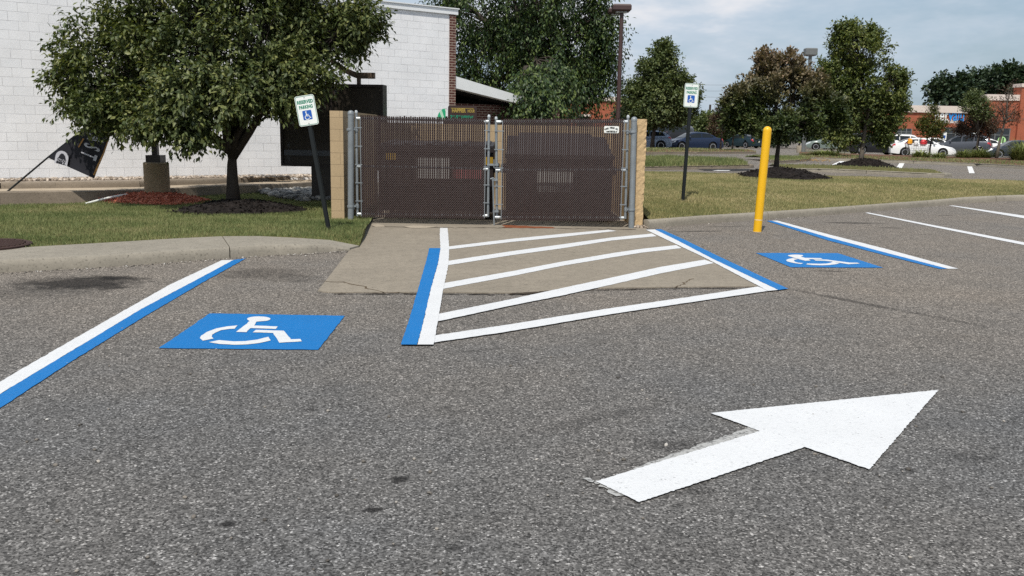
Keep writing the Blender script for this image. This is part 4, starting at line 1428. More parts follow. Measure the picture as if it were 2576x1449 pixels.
# curved topper: a stem and a swooping band
m = MB()
st = at(905, 200, YM); xs_ = st.x - mid_.x
m.box(mbp(xs_, .02, tz + .09), (.07, .10, .26), RM)
zc = at(905, 193, YM).z
tp = []
for i in range(17):
    x = lerp(-.62, .36, i / 16)
    tp.append((x, .30 * (max(0, -x - .02) / .6) ** 1.3 + .02))
v = [mbp(xs_ + x, .06, zc - .065 + z) for x, z in tp] + [mbp(xs_ + x, .06, zc + .065 + z) for x, z in reversed(tp)]
m.extrude(v, -MN * .10)
mk('topper', m, MAT['topper'], th)

# ------------------------------------------------------------------ order sign and green dome beyond the enclosure
MAT['order_brown'] = plain('order_sign_brown', (.040, .022, .020), .5, .4, var=.15)
MAT['gold'] = plain('gold_letters', (.34, .25, .06), .5, .3, var=.05)
MAT['mint'] = plain('mint_letters', (.02, .26, .15), .5, .3, var=.05)
YO = 22.0
a, b = at(1127, 265, YO), at(1198.5, 300, YO)
wO, hO = b.x - a.x, .62
cO = Vector(((a.x + b.x) / 2, YO, a.z - hO / 2))
th = thing('order_sign', 'brown happier hour sign with gold and green letters above the left gate', 'sign', (cO.x, YO, .1))
mk('board', MB().extrude([(cO.x + x, YO, cO.z + z) for x, z in rrect(wO, hO, .05)], (0, .12, 0)), MAT['order_brown'], th)
m = MB()
m.box((cO.x, YO - .004, a.z - .065), (wO * .80, .006, .012))
add_text(m, 'HAPPIER', .125, (cO.x - .085, YO - .008, a.z - .125), TX, TU, .006, width=wO * .49)
add_text(m, 'HOUR', .10, (cO.x + .215, YO - .008, a.z - .13), TX, TU, .004, width=wO * .25)
mk('gold_lettering', m, MAT['gold'], th, fix=False)
m = MB()
add_text(m, '2', .115, (cO.x - .265, YO - .008, a.z - .28), TX, TU, .004)
add_text(m, 'PM', .045, (cO.x - .205, YO - .008, a.z - .255), TX, TU, .001)
add_text(m, '-', .10, (cO.x - .175, YO - .008, a.z - .285), TX, TU, .004)
add_text(m, '5', .115, (cO.x - .125, YO - .008, a.z - .28), TX, TU, .004)
add_text(m, 'PM', .045, (cO.x - .065, YO - .008, a.z - .255), TX, TU, .001)
add_text(m, 'EVERYDAY', .105, (cO.x + .125, YO - .008, a.z - .28), TX, TU, .003, width=wO * .42)
mk('green_lettering', m, MAT['mint'], th, fix=False)
mk('post', MB().box((cO.x, YO + .06, (cO.z - hO / 2) / 2 + .05), (.12, .1, cO.z - hO / 2 + .1)), MAT['bronze'], th)
MAT['dome'] = bpy.data.materials.new('striped_green_dome')
n = N(nodes_of(MAT['dome']))
tc = n('ShaderNodeTexCoord').outputs['Object']
sx_ = n('ShaderNodeSeparateXYZ', {0: tc}).outputs
f_ = n.math('ADD', sx_[0], n.math('MULTIPLY', sx_[2], .35))
n.out(n.ramp(n.math('FRACT', n.math('MULTIPLY', f_, 6.5)), [(0.0, (.02, .36, .17)), (.55, (.45, .66, .52))], 'CONSTANT'), .35, .5)
YD = 22.6
c = at(1121, 296, YD); r_ = c.x - at(1099.5, 296, YD).x
th = thing('order_canopy', 'rounded green and white canopy beside the happier hour sign', 'canopy', (c.x, YD, .1))
rows = []
for i in range(9):
    a_ = R(90 * i / 8)
    rows.append([(c.x - r_ * math.cos(a_), YD + y, c.z - .06 + r_ * 1.35 * math.sin(a_)) for y in (0, .6)])
m = MB().grid(rows)
m.add([rows[i][0] for i in range(9)] + [(c.x, YD, c.z - .06)], [tuple(range(10))])
mk('hood', m, MAT['dome'], th)
mk('post', MB().box((c.x - .03, YD + .3, (c.z - .06) / 2 + .05), (.1, .1, c.z - .06 + .1)), MAT['bronze'], th)

# ------------------------------------------------------------------ feather flag
MAT['flag'] = plain('black_flag_cloth', (.016, .016, .022), .7, .3, var=.25, scale=3)
MAT['flag_grey'] = plain('flag_grey_print', (.46, .46, .50), .7, .3, var=.1, scale=6)
MAT['flag_gold'] = plain('flag_gold_trim', (.42, .22, .07), .7, .3, var=.3, scale=10)
YF = 18.3
fp = lambda px, py, dy=0.0: at(px, py, YF + dy)
th = thing('feather_flag', 'black feather flag with grey lettering on a slanted pole behind the tree', 'flag', fp(-60, 548))
pole_pts = [fp(-60, 548), fp(0, 497.5), fp(60, 447), fp(120, 396.5), fp(205, 328), fp(280, 262), fp(345, 195), fp(372, 160)]
smooth_by_angle(mk('flagpole', MB().tube(pole_pts, [.021, .020, .019, .017, .015, .012, .009, .006], 8), MAT['dark_post'], th))
# cloth between the pole edge and the free edge
PE = [(121, 397), (160, 365), (205, 329), (243, 296), (282, 261), (320, 222), (350, 188)]
FE = [(237, 449), (248, 420), (262, 388), (274, 352), (287, 310), (312, 262), (350, 205)]
rows = []
K = 14
for i in range(25):
    u = i / 24 * 6
    k = min(5, int(u)); f = u - k
    a = (lerp(PE[k][0], PE[k + 1][0], f), lerp(PE[k][1], PE[k + 1][1], f)); b = (lerp(FE[k][0], FE[k + 1][0], f), lerp(FE[k][1], FE[k + 1][1], f))
    row = []
    for j in range(K + 1):
        v = j / K
        row.append(fp(lerp(a[0], b[0], v), lerp(a[1], b[1], v), .022 * math.sin(v * 7 + i * .35) * v + .012 * math.sin(i * .6) * v - .02))
    rows.append(row)
m = MB().grid(rows)
cl = smooth_by_angle(mk('cloth', m, MAT['flag'], th), 60)
# gold band along the free edge and a short one near the pole
m = MB()
m.grid([[r[K] + Vector((0, -.012, 0)) for r in rows[1:20]], [r[K - 1].lerp(r[K], .35) + Vector((0, -.012, 0)) for r in rows[1:20]]])
m.grid([[fp(196, 370, -.06), fp(199, 371, -.06)], [fp(208, 348, -.06), fp(212, 349, -.06)]])
mk('gold_trim', m, MAT['flag_gold'], cl)
m = MB()
bx = Vector((-.38, 0, -.92)).normalized(); ux = Vector((.92, 0, -.38)).normalized()
bigs = .46
for ch, px, py in (('F', 252, 328), ('A', 239, 349), ('S', 229, 369.5), ('T', 221.5, 390)):
    add_text(m, ch, bigs, fp(px, py, -.062), bx, ux, .010, .42)
mk('lettering', m, MAT['flag_grey'], cl, fix=False)
# badge
m = MB(); an = R(-14)
BX = Vector((math.cos(an), 0, math.sin(an))); BU = Vector((-math.sin(an), 0, math.cos(an)))
bc = fp(155.5, 397.5, -.062); BX = BX * .66; BU = BU * .56
arch = [(-.20, -.24), (.20, -.24)] + [(.20 * math.cos(R(a)), .03 + .23 * math.sin(R(a))) for a in range(0, 181, 15)]
m.poly([bc + BX * x + BU * y for x, y in arch])
bd_ = mk('badge', m, MAT['flag_grey'], cl)
m = MB()
bell = [(-.135, -.05), (-.10, .0), (-.075, .10), (-.03, .165), (.03, .165), (.09, .10), (.12, .0), (.15, -.06), (.06, -.035), (0, -.055), (-.07, -.03)]
m.poly([bc + BX * x + BU * y + Vector((0, -.004, 0)) for x, y in bell])
add_text(m, 'TACO', .105, bc + BU * -.105 + Vector((0, -.004, 0)), BX, BU, .006, width=.27)
add_text(m, 'BELL', .105, bc + BU * -.19 + Vector((0, -.004, 0)), BX, BU, .006, width=.30)
mk('badge_print', m, MAT['flag'], bd_, fix=False)

# ------------------------------------------------------------------ car park lamps
def shoebox(label, foot, ztop_, r, heads, mat):
    th = thing('car_park_lamp', label, 'lamp post', foot, 'lamp posts over the car park')
    smooth_by_angle(mk('pole', MB().tube([foot, (foot[0], foot[1], ztop_)], [r * 1.05, r * .9], 12), MAT[mat], th))
    for (hx, hy, hz, w, d, h) in heads:
        m = MB()
        rows = [[(hx - w / 2 * k, hy - d / 2 * k, hz + z), (hx + w / 2 * k, hy - d / 2 * k, hz + z), (hx + w / 2 * k, hy + d / 2 * k, hz + z), (hx - w / 2 * k, hy + d / 2 * k, hz + z), (hx - w / 2 * k, hy - d / 2 * k, hz + z)] for k, z in ((.80, -h / 2), (1, -h / 2 + .06), (1, h / 2 - .05), (.9, h / 2))]
        m.grid(rows); n0 = len(m.v)
        m.f.append((n0 - 20, n0 - 19, n0 - 18, n0 - 17)); m.f.append((n0 - 5, n0 - 4, n0 - 3, n0 - 2))
        hd = mk('lamp_head', m, MAT[mat], th)
        mk('lens', MB().box((hx, hy, hz - h / 2 - .012), (w * .6, d * .6, .024)), MAT['lens'], hd)
    return th


MAT['lens'] = plain('lamp_lens', (.55, .58, .6), .3, .5, var=.05)
MAT['brown_metal'] = plain('brown_lamp_metal', (.060, .034, .032), .5, .4, var=.12)
MAT['grey_metal'] = plain('grey_lamp_metal', (.14, .15, .15), .5, .4, var=.12)
YP = 31.0
f = at(1551.5, 330, YP); tp_ = at(1566, 32, YP)
h1, h2 = at(1560, 21, YP), at(1545.5, 28, YP + .7)
shoebox('tall brown lamp pole with twin shoebox heads beside the big dark tree', (f.x + (tp_.x - f.x) * .5, YP, .2), tp_.z, .075,
        [(h1.x + .05, YP, h1.z, .62, .45, .24), (h2.x + .05, YP + .75, h2.z, .5, .45, .2)], 'brown_metal')
YP = 62.0
f = at(2336, 330, YP); tp_ = at(2338.5, 140, YP)
h1 = at(2338.5, 130, YP)
# measured on the photograph in source pixels / 1.59
q = at(2038.8, 131, YP)
t2 = at(2038.5, 140, YP)
m_head = [(q.x, YP, q.z, 28 * YP / FPX, .6, 18 * YP / FPX)]
shoebox('grey lamp head on a pole rising behind the purple topped tree', (t2.x, YP, .3), t2.z, .13, m_head, 'grey_metal')
# ------------------------------------------------------------------ trees
MAT['bark'] = plain('grey_bark', (.060, .050, .042), .9, .2, var=.4, scale=7, bump=.8, fine=30)
MAT['pale_bark'] = plain('pale_bark', (.14, .12, .10), .9, .2, var=.35, scale=7, bump=.8, fine=30)
OL = [(0.0, (.030, .044, .018)), (.35, (.068, .094, .031)), (.62, (.132, .156, .052)), (.86, (.22, .23, .08)), (.975, (.21, .19, .08)), (1.0, (.45, .25, .03))]
MAT['leaf_olive'] = leaf_mat('olive_leaves', OL, .20)
MAT['leaf_purple'] = leaf_mat('purple_topped_leaves', [(0, (.018, .032, .012)), (.4, (.042, .064, .018)), (.75, (.095, .118, .035)), (1, (.18, .19, .075))], .2, .5, (2.5, 4.1, (.33, .215, .165)))
MAT['leaf_green'] = leaf_mat('green_leaves', [(0, (.030, .050, .016)), (.4, (.085, .115, .032)), (.75, (.18, .20, .058)), (1, (.29, .29, .10))], .25)
MAT['leaf_mid'] = leaf_mat('mid_green_leaves', [(0, (.034, .056, .022)), (.5, (.095, .125, .044)), (1, (.21, .225, .09))], .22)
MAT['leaf_dark'] = leaf_mat('dark_feathery_leaves', [(0, (.012, .028, .013)), (.4, (.032, .060, .019)), (.7, (.085, .125, .030)), (1, (.18, .22, .055))], .15)
MAT['leaf_far'] = leaf_mat('distant_leaves', [(0, (.018, .036, .022)), (.5, (.034, .058, .030)), (1, (.070, .095, .045))], .2)
MAT['leaf_rust'] = leaf_mat('reddish_leaves', [(0, (.030, .020, .014)), (.5, (.070, .042, .026)), (1, (.14, .085, .045))], .25)
MAT['leaf_yellow'] = leaf_mat('yellow_green_leaves', [(0, (.030, .045, .012)), (.5, (.075, .090, .020)), (1, (.19, .15, .03))], .25)
MAT['leaf_blue'] = leaf_mat('blue_green_needles', [(0, (.02, .035, .03)), (1, (.08, .115, .10))], .2)


def leaf_cloud(P, D, Nn, L, W, fold=.12):
    S = np.cross(D, Nn); S /= np.linalg.norm(S, axis=1, keepdims=True) + 1e-9
    Nn = np.cross(S, D)
    n = len(P); L = L[:, None]; W = W[:, None]
    V = np.empty((n, 4, 3))
    V[:, 0] = P; V[:, 1] = P + D * L * .45 + S * W / 2 + Nn * W * fold
    V[:, 2] = P + D * L - Nn * L * .10; V[:, 3] = P + D * L * .45 - S * W / 2 + Nn * W * fold
    b = np.arange(n)[:, None] * 4
    T = np.concatenate([b + [0, 1, 2], b + [0, 2, 3]], 1).reshape(-1, 3)
    return V.reshape(-1, 3), T


def unit(a): return a / (np.linalg.norm(a, axis=-1, keepdims=True) + 1e-9)


def tree(name, label, base, trunk_pts, r0, ells, nclump, nleaf, leaf, mat, bark='bark', group=None, cat='tree', clump=.45, droop=.35, shell=.5, seed=1, limbs=7, twig=True, hang=0.0, squash=1.0, keep=None, spikes=0):
    """ells: (cx, cy, cz, rx, ry, rz, weight) relative to the base"""
    g = np.random.default_rng(seed)
    base = Vector(base)
    th = thing(name, label, cat, base, group)
    C = []
    wts = np.array([e[6] for e in ells], float); wts /= wts.sum()
    while len(C) < nclump:
        e = ells[g.choice(len(ells), p=wts)]
        d = unit(g.normal(size=3)); rr = (g.random() ** (1 / 3.0)) ** shell
        p = np.array(e[:3]) + d * rr * np.array(e[3:6])
        # thin the middle of other lobes a little so that the crown is a shell with gaps
        if keep is not None and not keep(p + np.array(base)): continue
        C.append(p)
    C = np.array(C)
    # wood
    wood = MB()
    tp = [Vector(p) for p in trunk_pts]
    nt_ = len(tp)
    radii = [r0 * (1.25 if i == 0 else 1 - .45 * i / (nt_ - 1)) for i in range(nt_)]
    wood.tube([base + p for p in tp], radii, 12)
    fork = np.array(tp[-1])
    cen = C.mean(0)
    # main limbs reach towards clusters of clumps
    k = min(limbs, len(C))
    K = C[g.choice(len(C), k, replace=False)]
    for _ in range(6):
        a = np.argmin(((C[:, None] - K[None]) ** 2).sum(2), 1)
        K = np.array([C[a == i].mean(0) if (a == i).any() else K[i] for i in range(k)])
    for i in range(k):
        end = K[i]
        f0 = np.array(tp[-1]) if i % 2 == 0 else np.array(tp[-2].lerp(tp[-1], .6))
        mid = f0 * .5 + end * .5 + np.array([0, 0, .10 * np.linalg.norm(end - f0)]) + g.normal(0, .05, 3)
        pts = []
        for s in range(7):
            u = s / 6
            q = f0 * (1 - u) ** 2 + mid * 2 * u * (1 - u) + end * u * u
            pts.append(q + (g.normal(0, .03, 3) if 0 < s else 0))
        rl = [r0 * (.55 * (1 - u / 6) + .10) for u in range(7)]
        wood.tube([base + Vector(q) for q in pts], rl, 7)
        for c in C[a == i]:
            s = int(g.integers(2, 7)); q0 = pts[s]
            m_ = (q0 + c) / 2 + np.array([0, 0, .06]) + g.normal(0, .06, 3)
            wood.tube([base + Vector(q0), base + Vector(m_), base + Vector(c)], [r0 * .13, r0 * .09, r0 * .035], 4, False)
    # leaves on twigs in each clump
    P = []; D = []; Q = []
    tw = 9
    for c in C:
        out = unit(c - cen * np.array([1, 1, .75]))
        m_ = max(4, int(nleaf * g.uniform(.55, 1.35)))
        dirs = unit(g.normal(size=(tw, 3)) + out * .8 + np.array([0, 0, .15 - hang]))
        ln = clump * g.uniform(.55, 1.3, tw)
        j = g.integers(0, tw, m_)
        u = g.random(m_) ** .75
        p = c + dirs[j] * (ln[j] * u)[:, None] * np.array([1, 1, squash]) + g.normal(0, clump * .10, (m_, 3))
        p[:, 2] -= hang * (u * ln[j]) ** 1.5
        d = unit(dirs[j] * .7 + g.normal(0, .55, (m_, 3)) + np.array([0, 0, -droop]))
        nn = unit(g.normal(0, .55, (m_, 3)) + np.array([0, 0, 1.0]) + out * .5)
        P.append(p); D.append(d); Q.append(nn)
        if twig:
            for t in range(0, tw, 3):
                wood.tube([base + Vector(c), base + Vector(c + dirs[t] * ln[t] * np.array([1, 1, squash]) - np.array([0, 0, hang * ln[t] ** 1.5]))], [r0 * .03, r0 * .012], 3, False)
    P = np.concatenate(P); D = np.concatenate(D); Q = np.concatenate(Q)
    n = len(P)
    L = leaf[0] * g.uniform(.65, 1.25, n); W = leaf[1] * g.uniform(.7, 1.2, n)
    V, T = leaf_cloud(P + np.array(base), D, Q, L, W)
    mk('trunk', wood, MAT[bark], th, fix=False, smooth=True)
    fast('crown', V, T, MAT[mat], th)
    return th


def px_ells(base, lst, back=.85, Y=None, trim=0.0):
    """lobes measured on the picture grid: (px, py, rx, ry, depth offset in m, weight)"""
    Y = Y or base.y
    s = Y / FPX * 1.01
    out = []
    for (px, py, rx, ry, dy, w) in lst:
        c = at(px, py, Y + dy) - Vector(base)
        k = s * (Y + dy) / Y
        rx = max(rx * .35, rx - trim / k); ry = max(ry * .35, ry - trim / k)
        out.append((c.x, dy, c.z, rx * k, max(rx, ry) * k * back if ry > rx * .6 else rx * k * back, ry * k, w))
    return out


# big left tree -------------------------------------------------------
bt = gp(587, 502, .20)
LE = px_ells(bt, [(300, 150, 165, 150, -.2, 1.6), (290, 270, 120, 75, -.5, 1.0), (560, 90, 270, 200, 0, 4.2), (790, 70, 130, 115, .2, 1.0), (880, 70, 80, 75, .2, .55), (560, -120, 330, 180, .2, 3.0),
                  (720, 190, 125, 90, -.4, 1.1), (525, 240, 150, 85, -.9, 1.2), (720, 245, 55, 38, -.7, .4), (400, 310, 90, 30, -1.0, .5), (480, 335, 75, 28, -.9, .3), (900, 50, 65, 40, .0, .25), (180, 180, 50, 120, -.2, .35)], .52, trim=.20)


tree('street_tree', 'big olive leaved tree on the left lawn in front of the white wall', bt,
     [(0, 0, -.2), (-.005, 0, .35), (.0, 0, .70), (.02, 0, .90)], .135, LE, 660, 140, (.112, .060), 'leaf_olive', limbs=12, clump=.44, droop=.55, shell=.8, seed=12)

# purple topped tree ----------------------------------------------------
b2 = gt(1951, 440, z_verge); b2.z += .22
PE2 = px_ells(b2, [(1965, 250, 125, 85, 0, 2.0), (1880, 270, 62, 60, -.2, .9), (2060, 270, 62, 55, 0, .9), (1965, 175, 75, 45, .1, .8), (1925, 170, 30, 48, 0, .35), (2035, 215, 55, 40, 0, .5), (1960, 320, 120, 38, -.3, 1.0), (2100, 300, 32, 35, 0, .25), (1850, 310, 30, 28, 0, .2)], .9, trim=.22)
tree('street_tree', 'bushy tree with purple brown top on a dark mulch mound', b2,
     [(0, 0, -.25), (.01, 0, .4), (.03, 0, .8), (.05, 0, 1.0)], .085, PE2, 330, 115, (.125, .070), 'leaf_purple', limbs=8, clump=.34, droop=-.25, shell=.62, seed=5)

# big tree on the island -------------------------------------------------
isl = gp(2175, 431, .32)
b3 = Vector((at(2166, 408, isl.y + 1.0).x, isl.y + 1.0, .72))
PE3 = px_ells(b3, [(2160, 130, 85, 70, 0, 1.3), (2130, 90, 45, 40, 0, .45), (2190, 105, 40, 35, 0, .35), (2190, 220, 95, 75, 0, 1.8), (2110, 200, 55, 60, 0, .8), (2230, 280, 60, 60, 0, .9), (2160, 300, 85, 60, .3, 1.2), (2215, 335, 35, 40, 0, .5), (2120, 340, 60, 35, .4, .6), (2080, 170, 25, 40, 0, .25), (2262, 210, 24, 45, 0, .3)], .9, trim=.27)
tree('street_tree', 'tall green tree on the kerbed island right of the purple topped tree', b3,
     [(0, 0, -.35), (.0, 0, .4), (.03, 0, 1.0), (.10, 0, 1.7)], .11, PE3, 470, 105, (.12, .078), 'leaf_green', bark='pale_bark', limbs=10, clump=.40, droop=.2, shell=.6, seed=8)
mound('black_mulch', Vector((b3.x + .15, b3.y - .1, 0)), 1.38, 1.2, .42, 'black_mulch', 'dark conical mulch mound on the kerbed island', lambda x, y: .40, 260, (.05, .1), seed=14, power=1.0)

# pear shaped tree by the parked cars
b4 = Vector((at(1641, 370, 66).x, 66, .45))
PE4 = px_ells(b4, [(1662, 260, 82, 62, 0, 2.0), (1660, 190, 58, 50, 0, 1.1), (1668, 138, 28, 30, 0, .4), (1610, 250, 45, 50, 0, .7), (1715, 240, 35, 50, 0, .6), (1735, 260, 20, 30, 0, .2), (1655, 285, 70, 25, 0, .8)], .85, trim=.30)
tree('street_tree', 'dense pear shaped tree behind the right gate post and the upright sign', b4,
     [(0, 0, -.2), (0, 0, .8), (.1, 0, 1.5), (.25, 0, 2.0)], .17, PE4, 420, 100, (.21, .14), 'leaf_mid', limbs=8, clump=.75, droop=.1, shell=.6, seed=9)

# big dark tree behind the wing
b5 = Vector((at(1290, 330, 34).x, 34, .3))
PE5 = px_ells(b5, [(1300, -20, 200, 110, 0, 2.4), (1250, 130, 95, 90, 0, 1.3), (1370, 90, 120, 90, 0, 1.6), (1415, 165, 65, 55, -.4, .7), (1490, 110, 38, 60, 0, .42), (1455, 200, 40, 48, -.3, .34), (1340, 222, 42, 40, -5.2, 1.2), (1385, 195, 50, 60, -3.6, .9), (1210, 230, 60, 55, .6, .7), (1385, 262, 34, 30, 0, .22), (1130, 20, 70, 35, .5, .4), (1510, 40, 45, 60, 0, .55), (1440, 225, 30, 18, 0, .08), (1500, 140, 40, 36, 0, .26)], .7)
tree('street_tree', 'tall dark feathery tree with hanging branches behind the white building', b5,
     [(0, 0, -.3), (.1, 0, 1.5), (.25, 0, 2.8), (.5, 0, 4.0)], .24, PE5, 400, 190, (.145, .07), 'leaf_dark', limbs=14, clump=.85, droop=.9, shell=.7, seed=10, hang=.9)

# ------------------------------------------------------------------ far trees, bushes and the wood on the horizon
FT = 'far trees above the shop roof'
for (px, py, Y, lst, lab, mat_, sd) in (
        (2390, 330, 120, [(2395, 225, 36, 28, 0, 1.3), (2370, 240, 26, 22, 0, .7), (2405, 250, 50, 18, 0, .7)], 'dark round tree over the shop roof, the leftmost one', 'leaf_far', 31),
        (2450, 330, 124, [(2455, 215, 36, 24, 0, 1.2), (2455, 245, 45, 22, 0, 1), (2478, 196, 12, 10, 0, .15)], 'dark tree over the shop roof, the middle one', 'leaf_far', 32),
        (2535, 330, 118, [(2535, 205, 36, 28, 0, 1.4), (2570, 215, 30, 28, 0, .8), (2520, 230, 30, 18, 0, .5)], 'tallest dark tree over the shop roof, by the higher wall', 'leaf_far', 33)):
    q = at(px, py, Y)
    b_ = Vector((q.x, Y, .4))
    tree('far_tree', lab, b_, [(0, 0, -.2), (0, 0, 2.2), (.1, 0, 4.0), (.1, 0, 5.0)], .25, px_ells(b_, lst, .8), 70, 85, (.52, .36), mat_, group=FT, limbs=6, clump=1.3, droop=.1, shell=.7, seed=sd, twig=False)
for (px, Y, lst, lab, mat_, sd, leaf_, ncl, r_) in (
        (2339, 58, [(2341, 320, 33, 18, 0, 1.6), (2341, 300, 20, 14, 0, .5), (2343, 335, 28, 9, 0, .5), (2346, 278, 8, 12, 0, .12)], 'small yellow green tree in the median behind the white sedan', 'leaf_yellow', 41, (.13, .075), 90, .06),
        (2455, 58, [(2455, 268, 32, 20, 0, 1.2), (2450, 250, 16, 13, 0, .4), (2465, 288, 28, 14, 0, .6)], 'green topped young tree in the median above the grey wagon', 'leaf_mid', 42, (.13, .075), 90, .06),
        (2458, 59.5, [(2452, 325, 46, 18, 0, 1.4), (2465, 305, 34, 16, 0, .7)], 'low dark red leaved tree between the shop and the grey wagon', 'leaf_rust', 43, (.14, .08), 100, .06),
        (1812, 64, [(1818, 290, 22, 30, 0, 1), (1808, 315, 24, 22, 0, .8), (1830, 250, 12, 20, 0, .25)], 'thin brownish young tree beside the dark blue sedan', 'leaf_rust', 45, (.15, .08), 60, .07),
        (1842, 66, [(1845, 300, 26, 28, 0, 1), (1860, 275, 16, 22, 0, .4)], 'thin leafy young tree left of the green sedan', 'leaf_mid', 46, (.17, .09), 60, .07)):
    zb_ = z_lot(at(px, 380, Y).x, Y) + .12
    b_ = Vector((at(px, 380, Y).x, Y, zb_))
    tree('young_tree', lab, b_, [(0, 0, -.1), (0, 0, .6), (.03, 0, 1.1), (.05, 0, 1.5)], r_, px_ells(b_, lst, .8), ncl, 55, leaf_, mat_, group='young trees between the parked cars', limbs=5, clump=.42, droop=.1, shell=.8, seed=sd)
# nearly bare young tree right
b_ = Vector((at(2506, 398, 54).x, 54, .42))
tree('young_tree', 'slim almost bare tree with sparse reddish leaves at the far right', b_, [(0, 0, -.1), (.08, 0, 1.0), (.2, 0, 1.8), (.27, 0, 2.4)], .09,
     px_ells(b_, [(2530, 300, 32, 24, 0, 1), (2528, 265, 34, 26, 0, .9), (2535, 225, 24, 26, 0, .3)], .8), 90, 16, (.12, .06), 'leaf_rust', bark='pale_bark', limbs=9, clump=.45, shell=.8, seed=44, group='young trees between the parked cars')

for (px, py, Y, lst, lab, mat_, sd) in (
        (1885, 372, 106, [(1880, 330, 60, 34, 0, 1.5), (1930, 325, 45, 40, 0, 1.2), (1840, 335, 30, 26, 0, .6)], 'dark tall hedge mass behind the green sedan', 'leaf_far', 51),
        (1770, 368, 100, [(1780, 318, 32, 22, 0, 1), (1745, 325, 25, 22, 0, .7), (1800, 335, 26, 22, 0, .7)], 'rounded green bush behind the dark blue sedan', 'leaf_mid', 52),
        (1700, 362, 104, [(1700, 312, 30, 20, 0, 1), (1725, 318, 22, 20, 0, .6)], 'blue green conifer bush behind the black van', 'leaf_blue', 53),
        (2010, 368, 98, [(2000, 330, 55, 34, 0, 1), (2075, 330, 50, 34, 0, 1), (2130, 335, 40, 32, 0, .7)], 'long dark hedge under the purple topped tree', 'leaf_far', 54),
        (1835, 350, 150, [(1850, 296, 45, 16, 0, 1), (1800, 300, 35, 12, 0, .6)], 'green tree crowns on the skyline left of the purple topped tree', 'leaf_mid', 55),
        (1580, 350, 108, [(1575, 300, 30, 22, 0, 1), (1610, 310, 40, 24, 0, 1)], 'dark bushes behind the silver hatchback', 'leaf_far', 56)):
    q = at(px, py, Y); b_ = Vector((q.x, Y, .4))
    tree('bush', lab, b_, [(0, 0, -.2), (0, 0, .3), (0, 0, .6)], .12, px_ells(b_, lst, .7), 90, 75, (.38, .24), mat_, cat='bush', group='bushes along the far edge', limbs=6, clump=.95, droop=.1, shell=.8, seed=sd, twig=False)

# distant wood: one mass
g = np.random.default_rng(77)
P = []
for i in range(1500):
    x = g.uniform(-190, 240); y = g.uniform(215, 245)
    hh_ = 5.5 + 2.2 * math.sin(x * .07) + 1.3 * math.sin(x * .23 + 1) + .8 * math.sin(x * .61)
    if x > 60: hh_ -= 1.5
    P.append((x, y, g.uniform(0, max(1.5, hh_))))
P = np.array(P)
idx = np.repeat(np.arange(len(P)), 16)
Pc = P[idx] + g.normal(0, 1.0, (len(idx), 3))
D = unit(g.normal(size=Pc.shape)); Q = unit(g.normal(size=Pc.shape) + np.array([0, -.3, 1]))
V, T = leaf_cloud(Pc, D, Q, g.uniform(1.0, 2.0, len(Pc)), g.uniform(.8, 1.5, len(Pc)))
tag(fast('far_wood', V, T, MAT['leaf_far']), 'hazy belt of trees along the horizon', kind='stuff')

# ------------------------------------------------------------------ islands and the median in the far lot
def island(name, front, back, h, mat, label, zf, top='brown_mulch'):
    F = resample(front, 30); B = resample(back, 30)
    rows = [[Vector((lerp(a.x, b.x, u), lerp(a.y, b.y, u), 0)) for u in (0, .1, .3, .5, .7, .9, 1)] for a, b in zip(F, B)]
    for r_ in rows:
        for k, p in enumerate(r_): p.z = zf(p.x, p.y) + h - .015 + (.0, .03, .09, .12, .09, .03, 0)[k]
    tag(mk(name, MB().grid(rows), MAT[top], smooth=True), label, kind='structure')
    return rows


fk = [gt(x, y, z_lot) for x, y in ((1560, 430), (1623, 428.6), (1750, 426), (1840, 424.2), (1885, 423))]
bk_ = [Vector((p.x + .3, p.y + 8.5, 0)) for p in fk]; bk_[-1] = Vector((fk[-1].x + .1, fk[-1].y + 3.5, 0)); bk_[-2] = Vector((fk[-2].x, fk[-2].y + 6, 0))
r1 = island('weedy_island', fk, bk_, .14, None, 'weedy kerbed island behind the right pier', z_lot, 'turf_soil')
kerb('kerb', fk + [Vector((fk[-1].x + .35, fk[-1].y + .6, 0)), Vector((fk[-1].x + .35, fk[-1].y + 2.5, 0))], z_lot, .14, .17, 'kerb_old', 'kerb of the weedy island')
blades(r1, 420, MAT['turf'], 'weeds', 'tall green weeds on the kerbed island behind the right pier', (.10, .26), .03, .5, seed=31)
fk = [gt(x, y, z_lot) for x, y in ((1560, 390), (1626, 389), (1750, 388), (1902, 386.5))]
bk_ = [Vector((p.x, p.y + 9, 0)) for p in fk]; bk_[-1].y -= 6
r2 = island('mulch_island', fk, bk_, .14, None, 'brown island in front of the dark blue sedan', z_lot)
kerb('kerb', fk, z_lot, .15, .18, 'kerb_old', 'kerb of the brown island by the dark blue sedan')
blades(r2, 60, MAT['turf'], 'dry_grass', 'dry grass in front of the dark blue sedan', (.08, .16), .04, .5, seed=32)
# round grassy nose between the two drives
fk = [gt(x, y, z_lot) for x, y in ((1980, 404), (2005, 412), (2050, 413), (2090, 410), (2120, 405))]
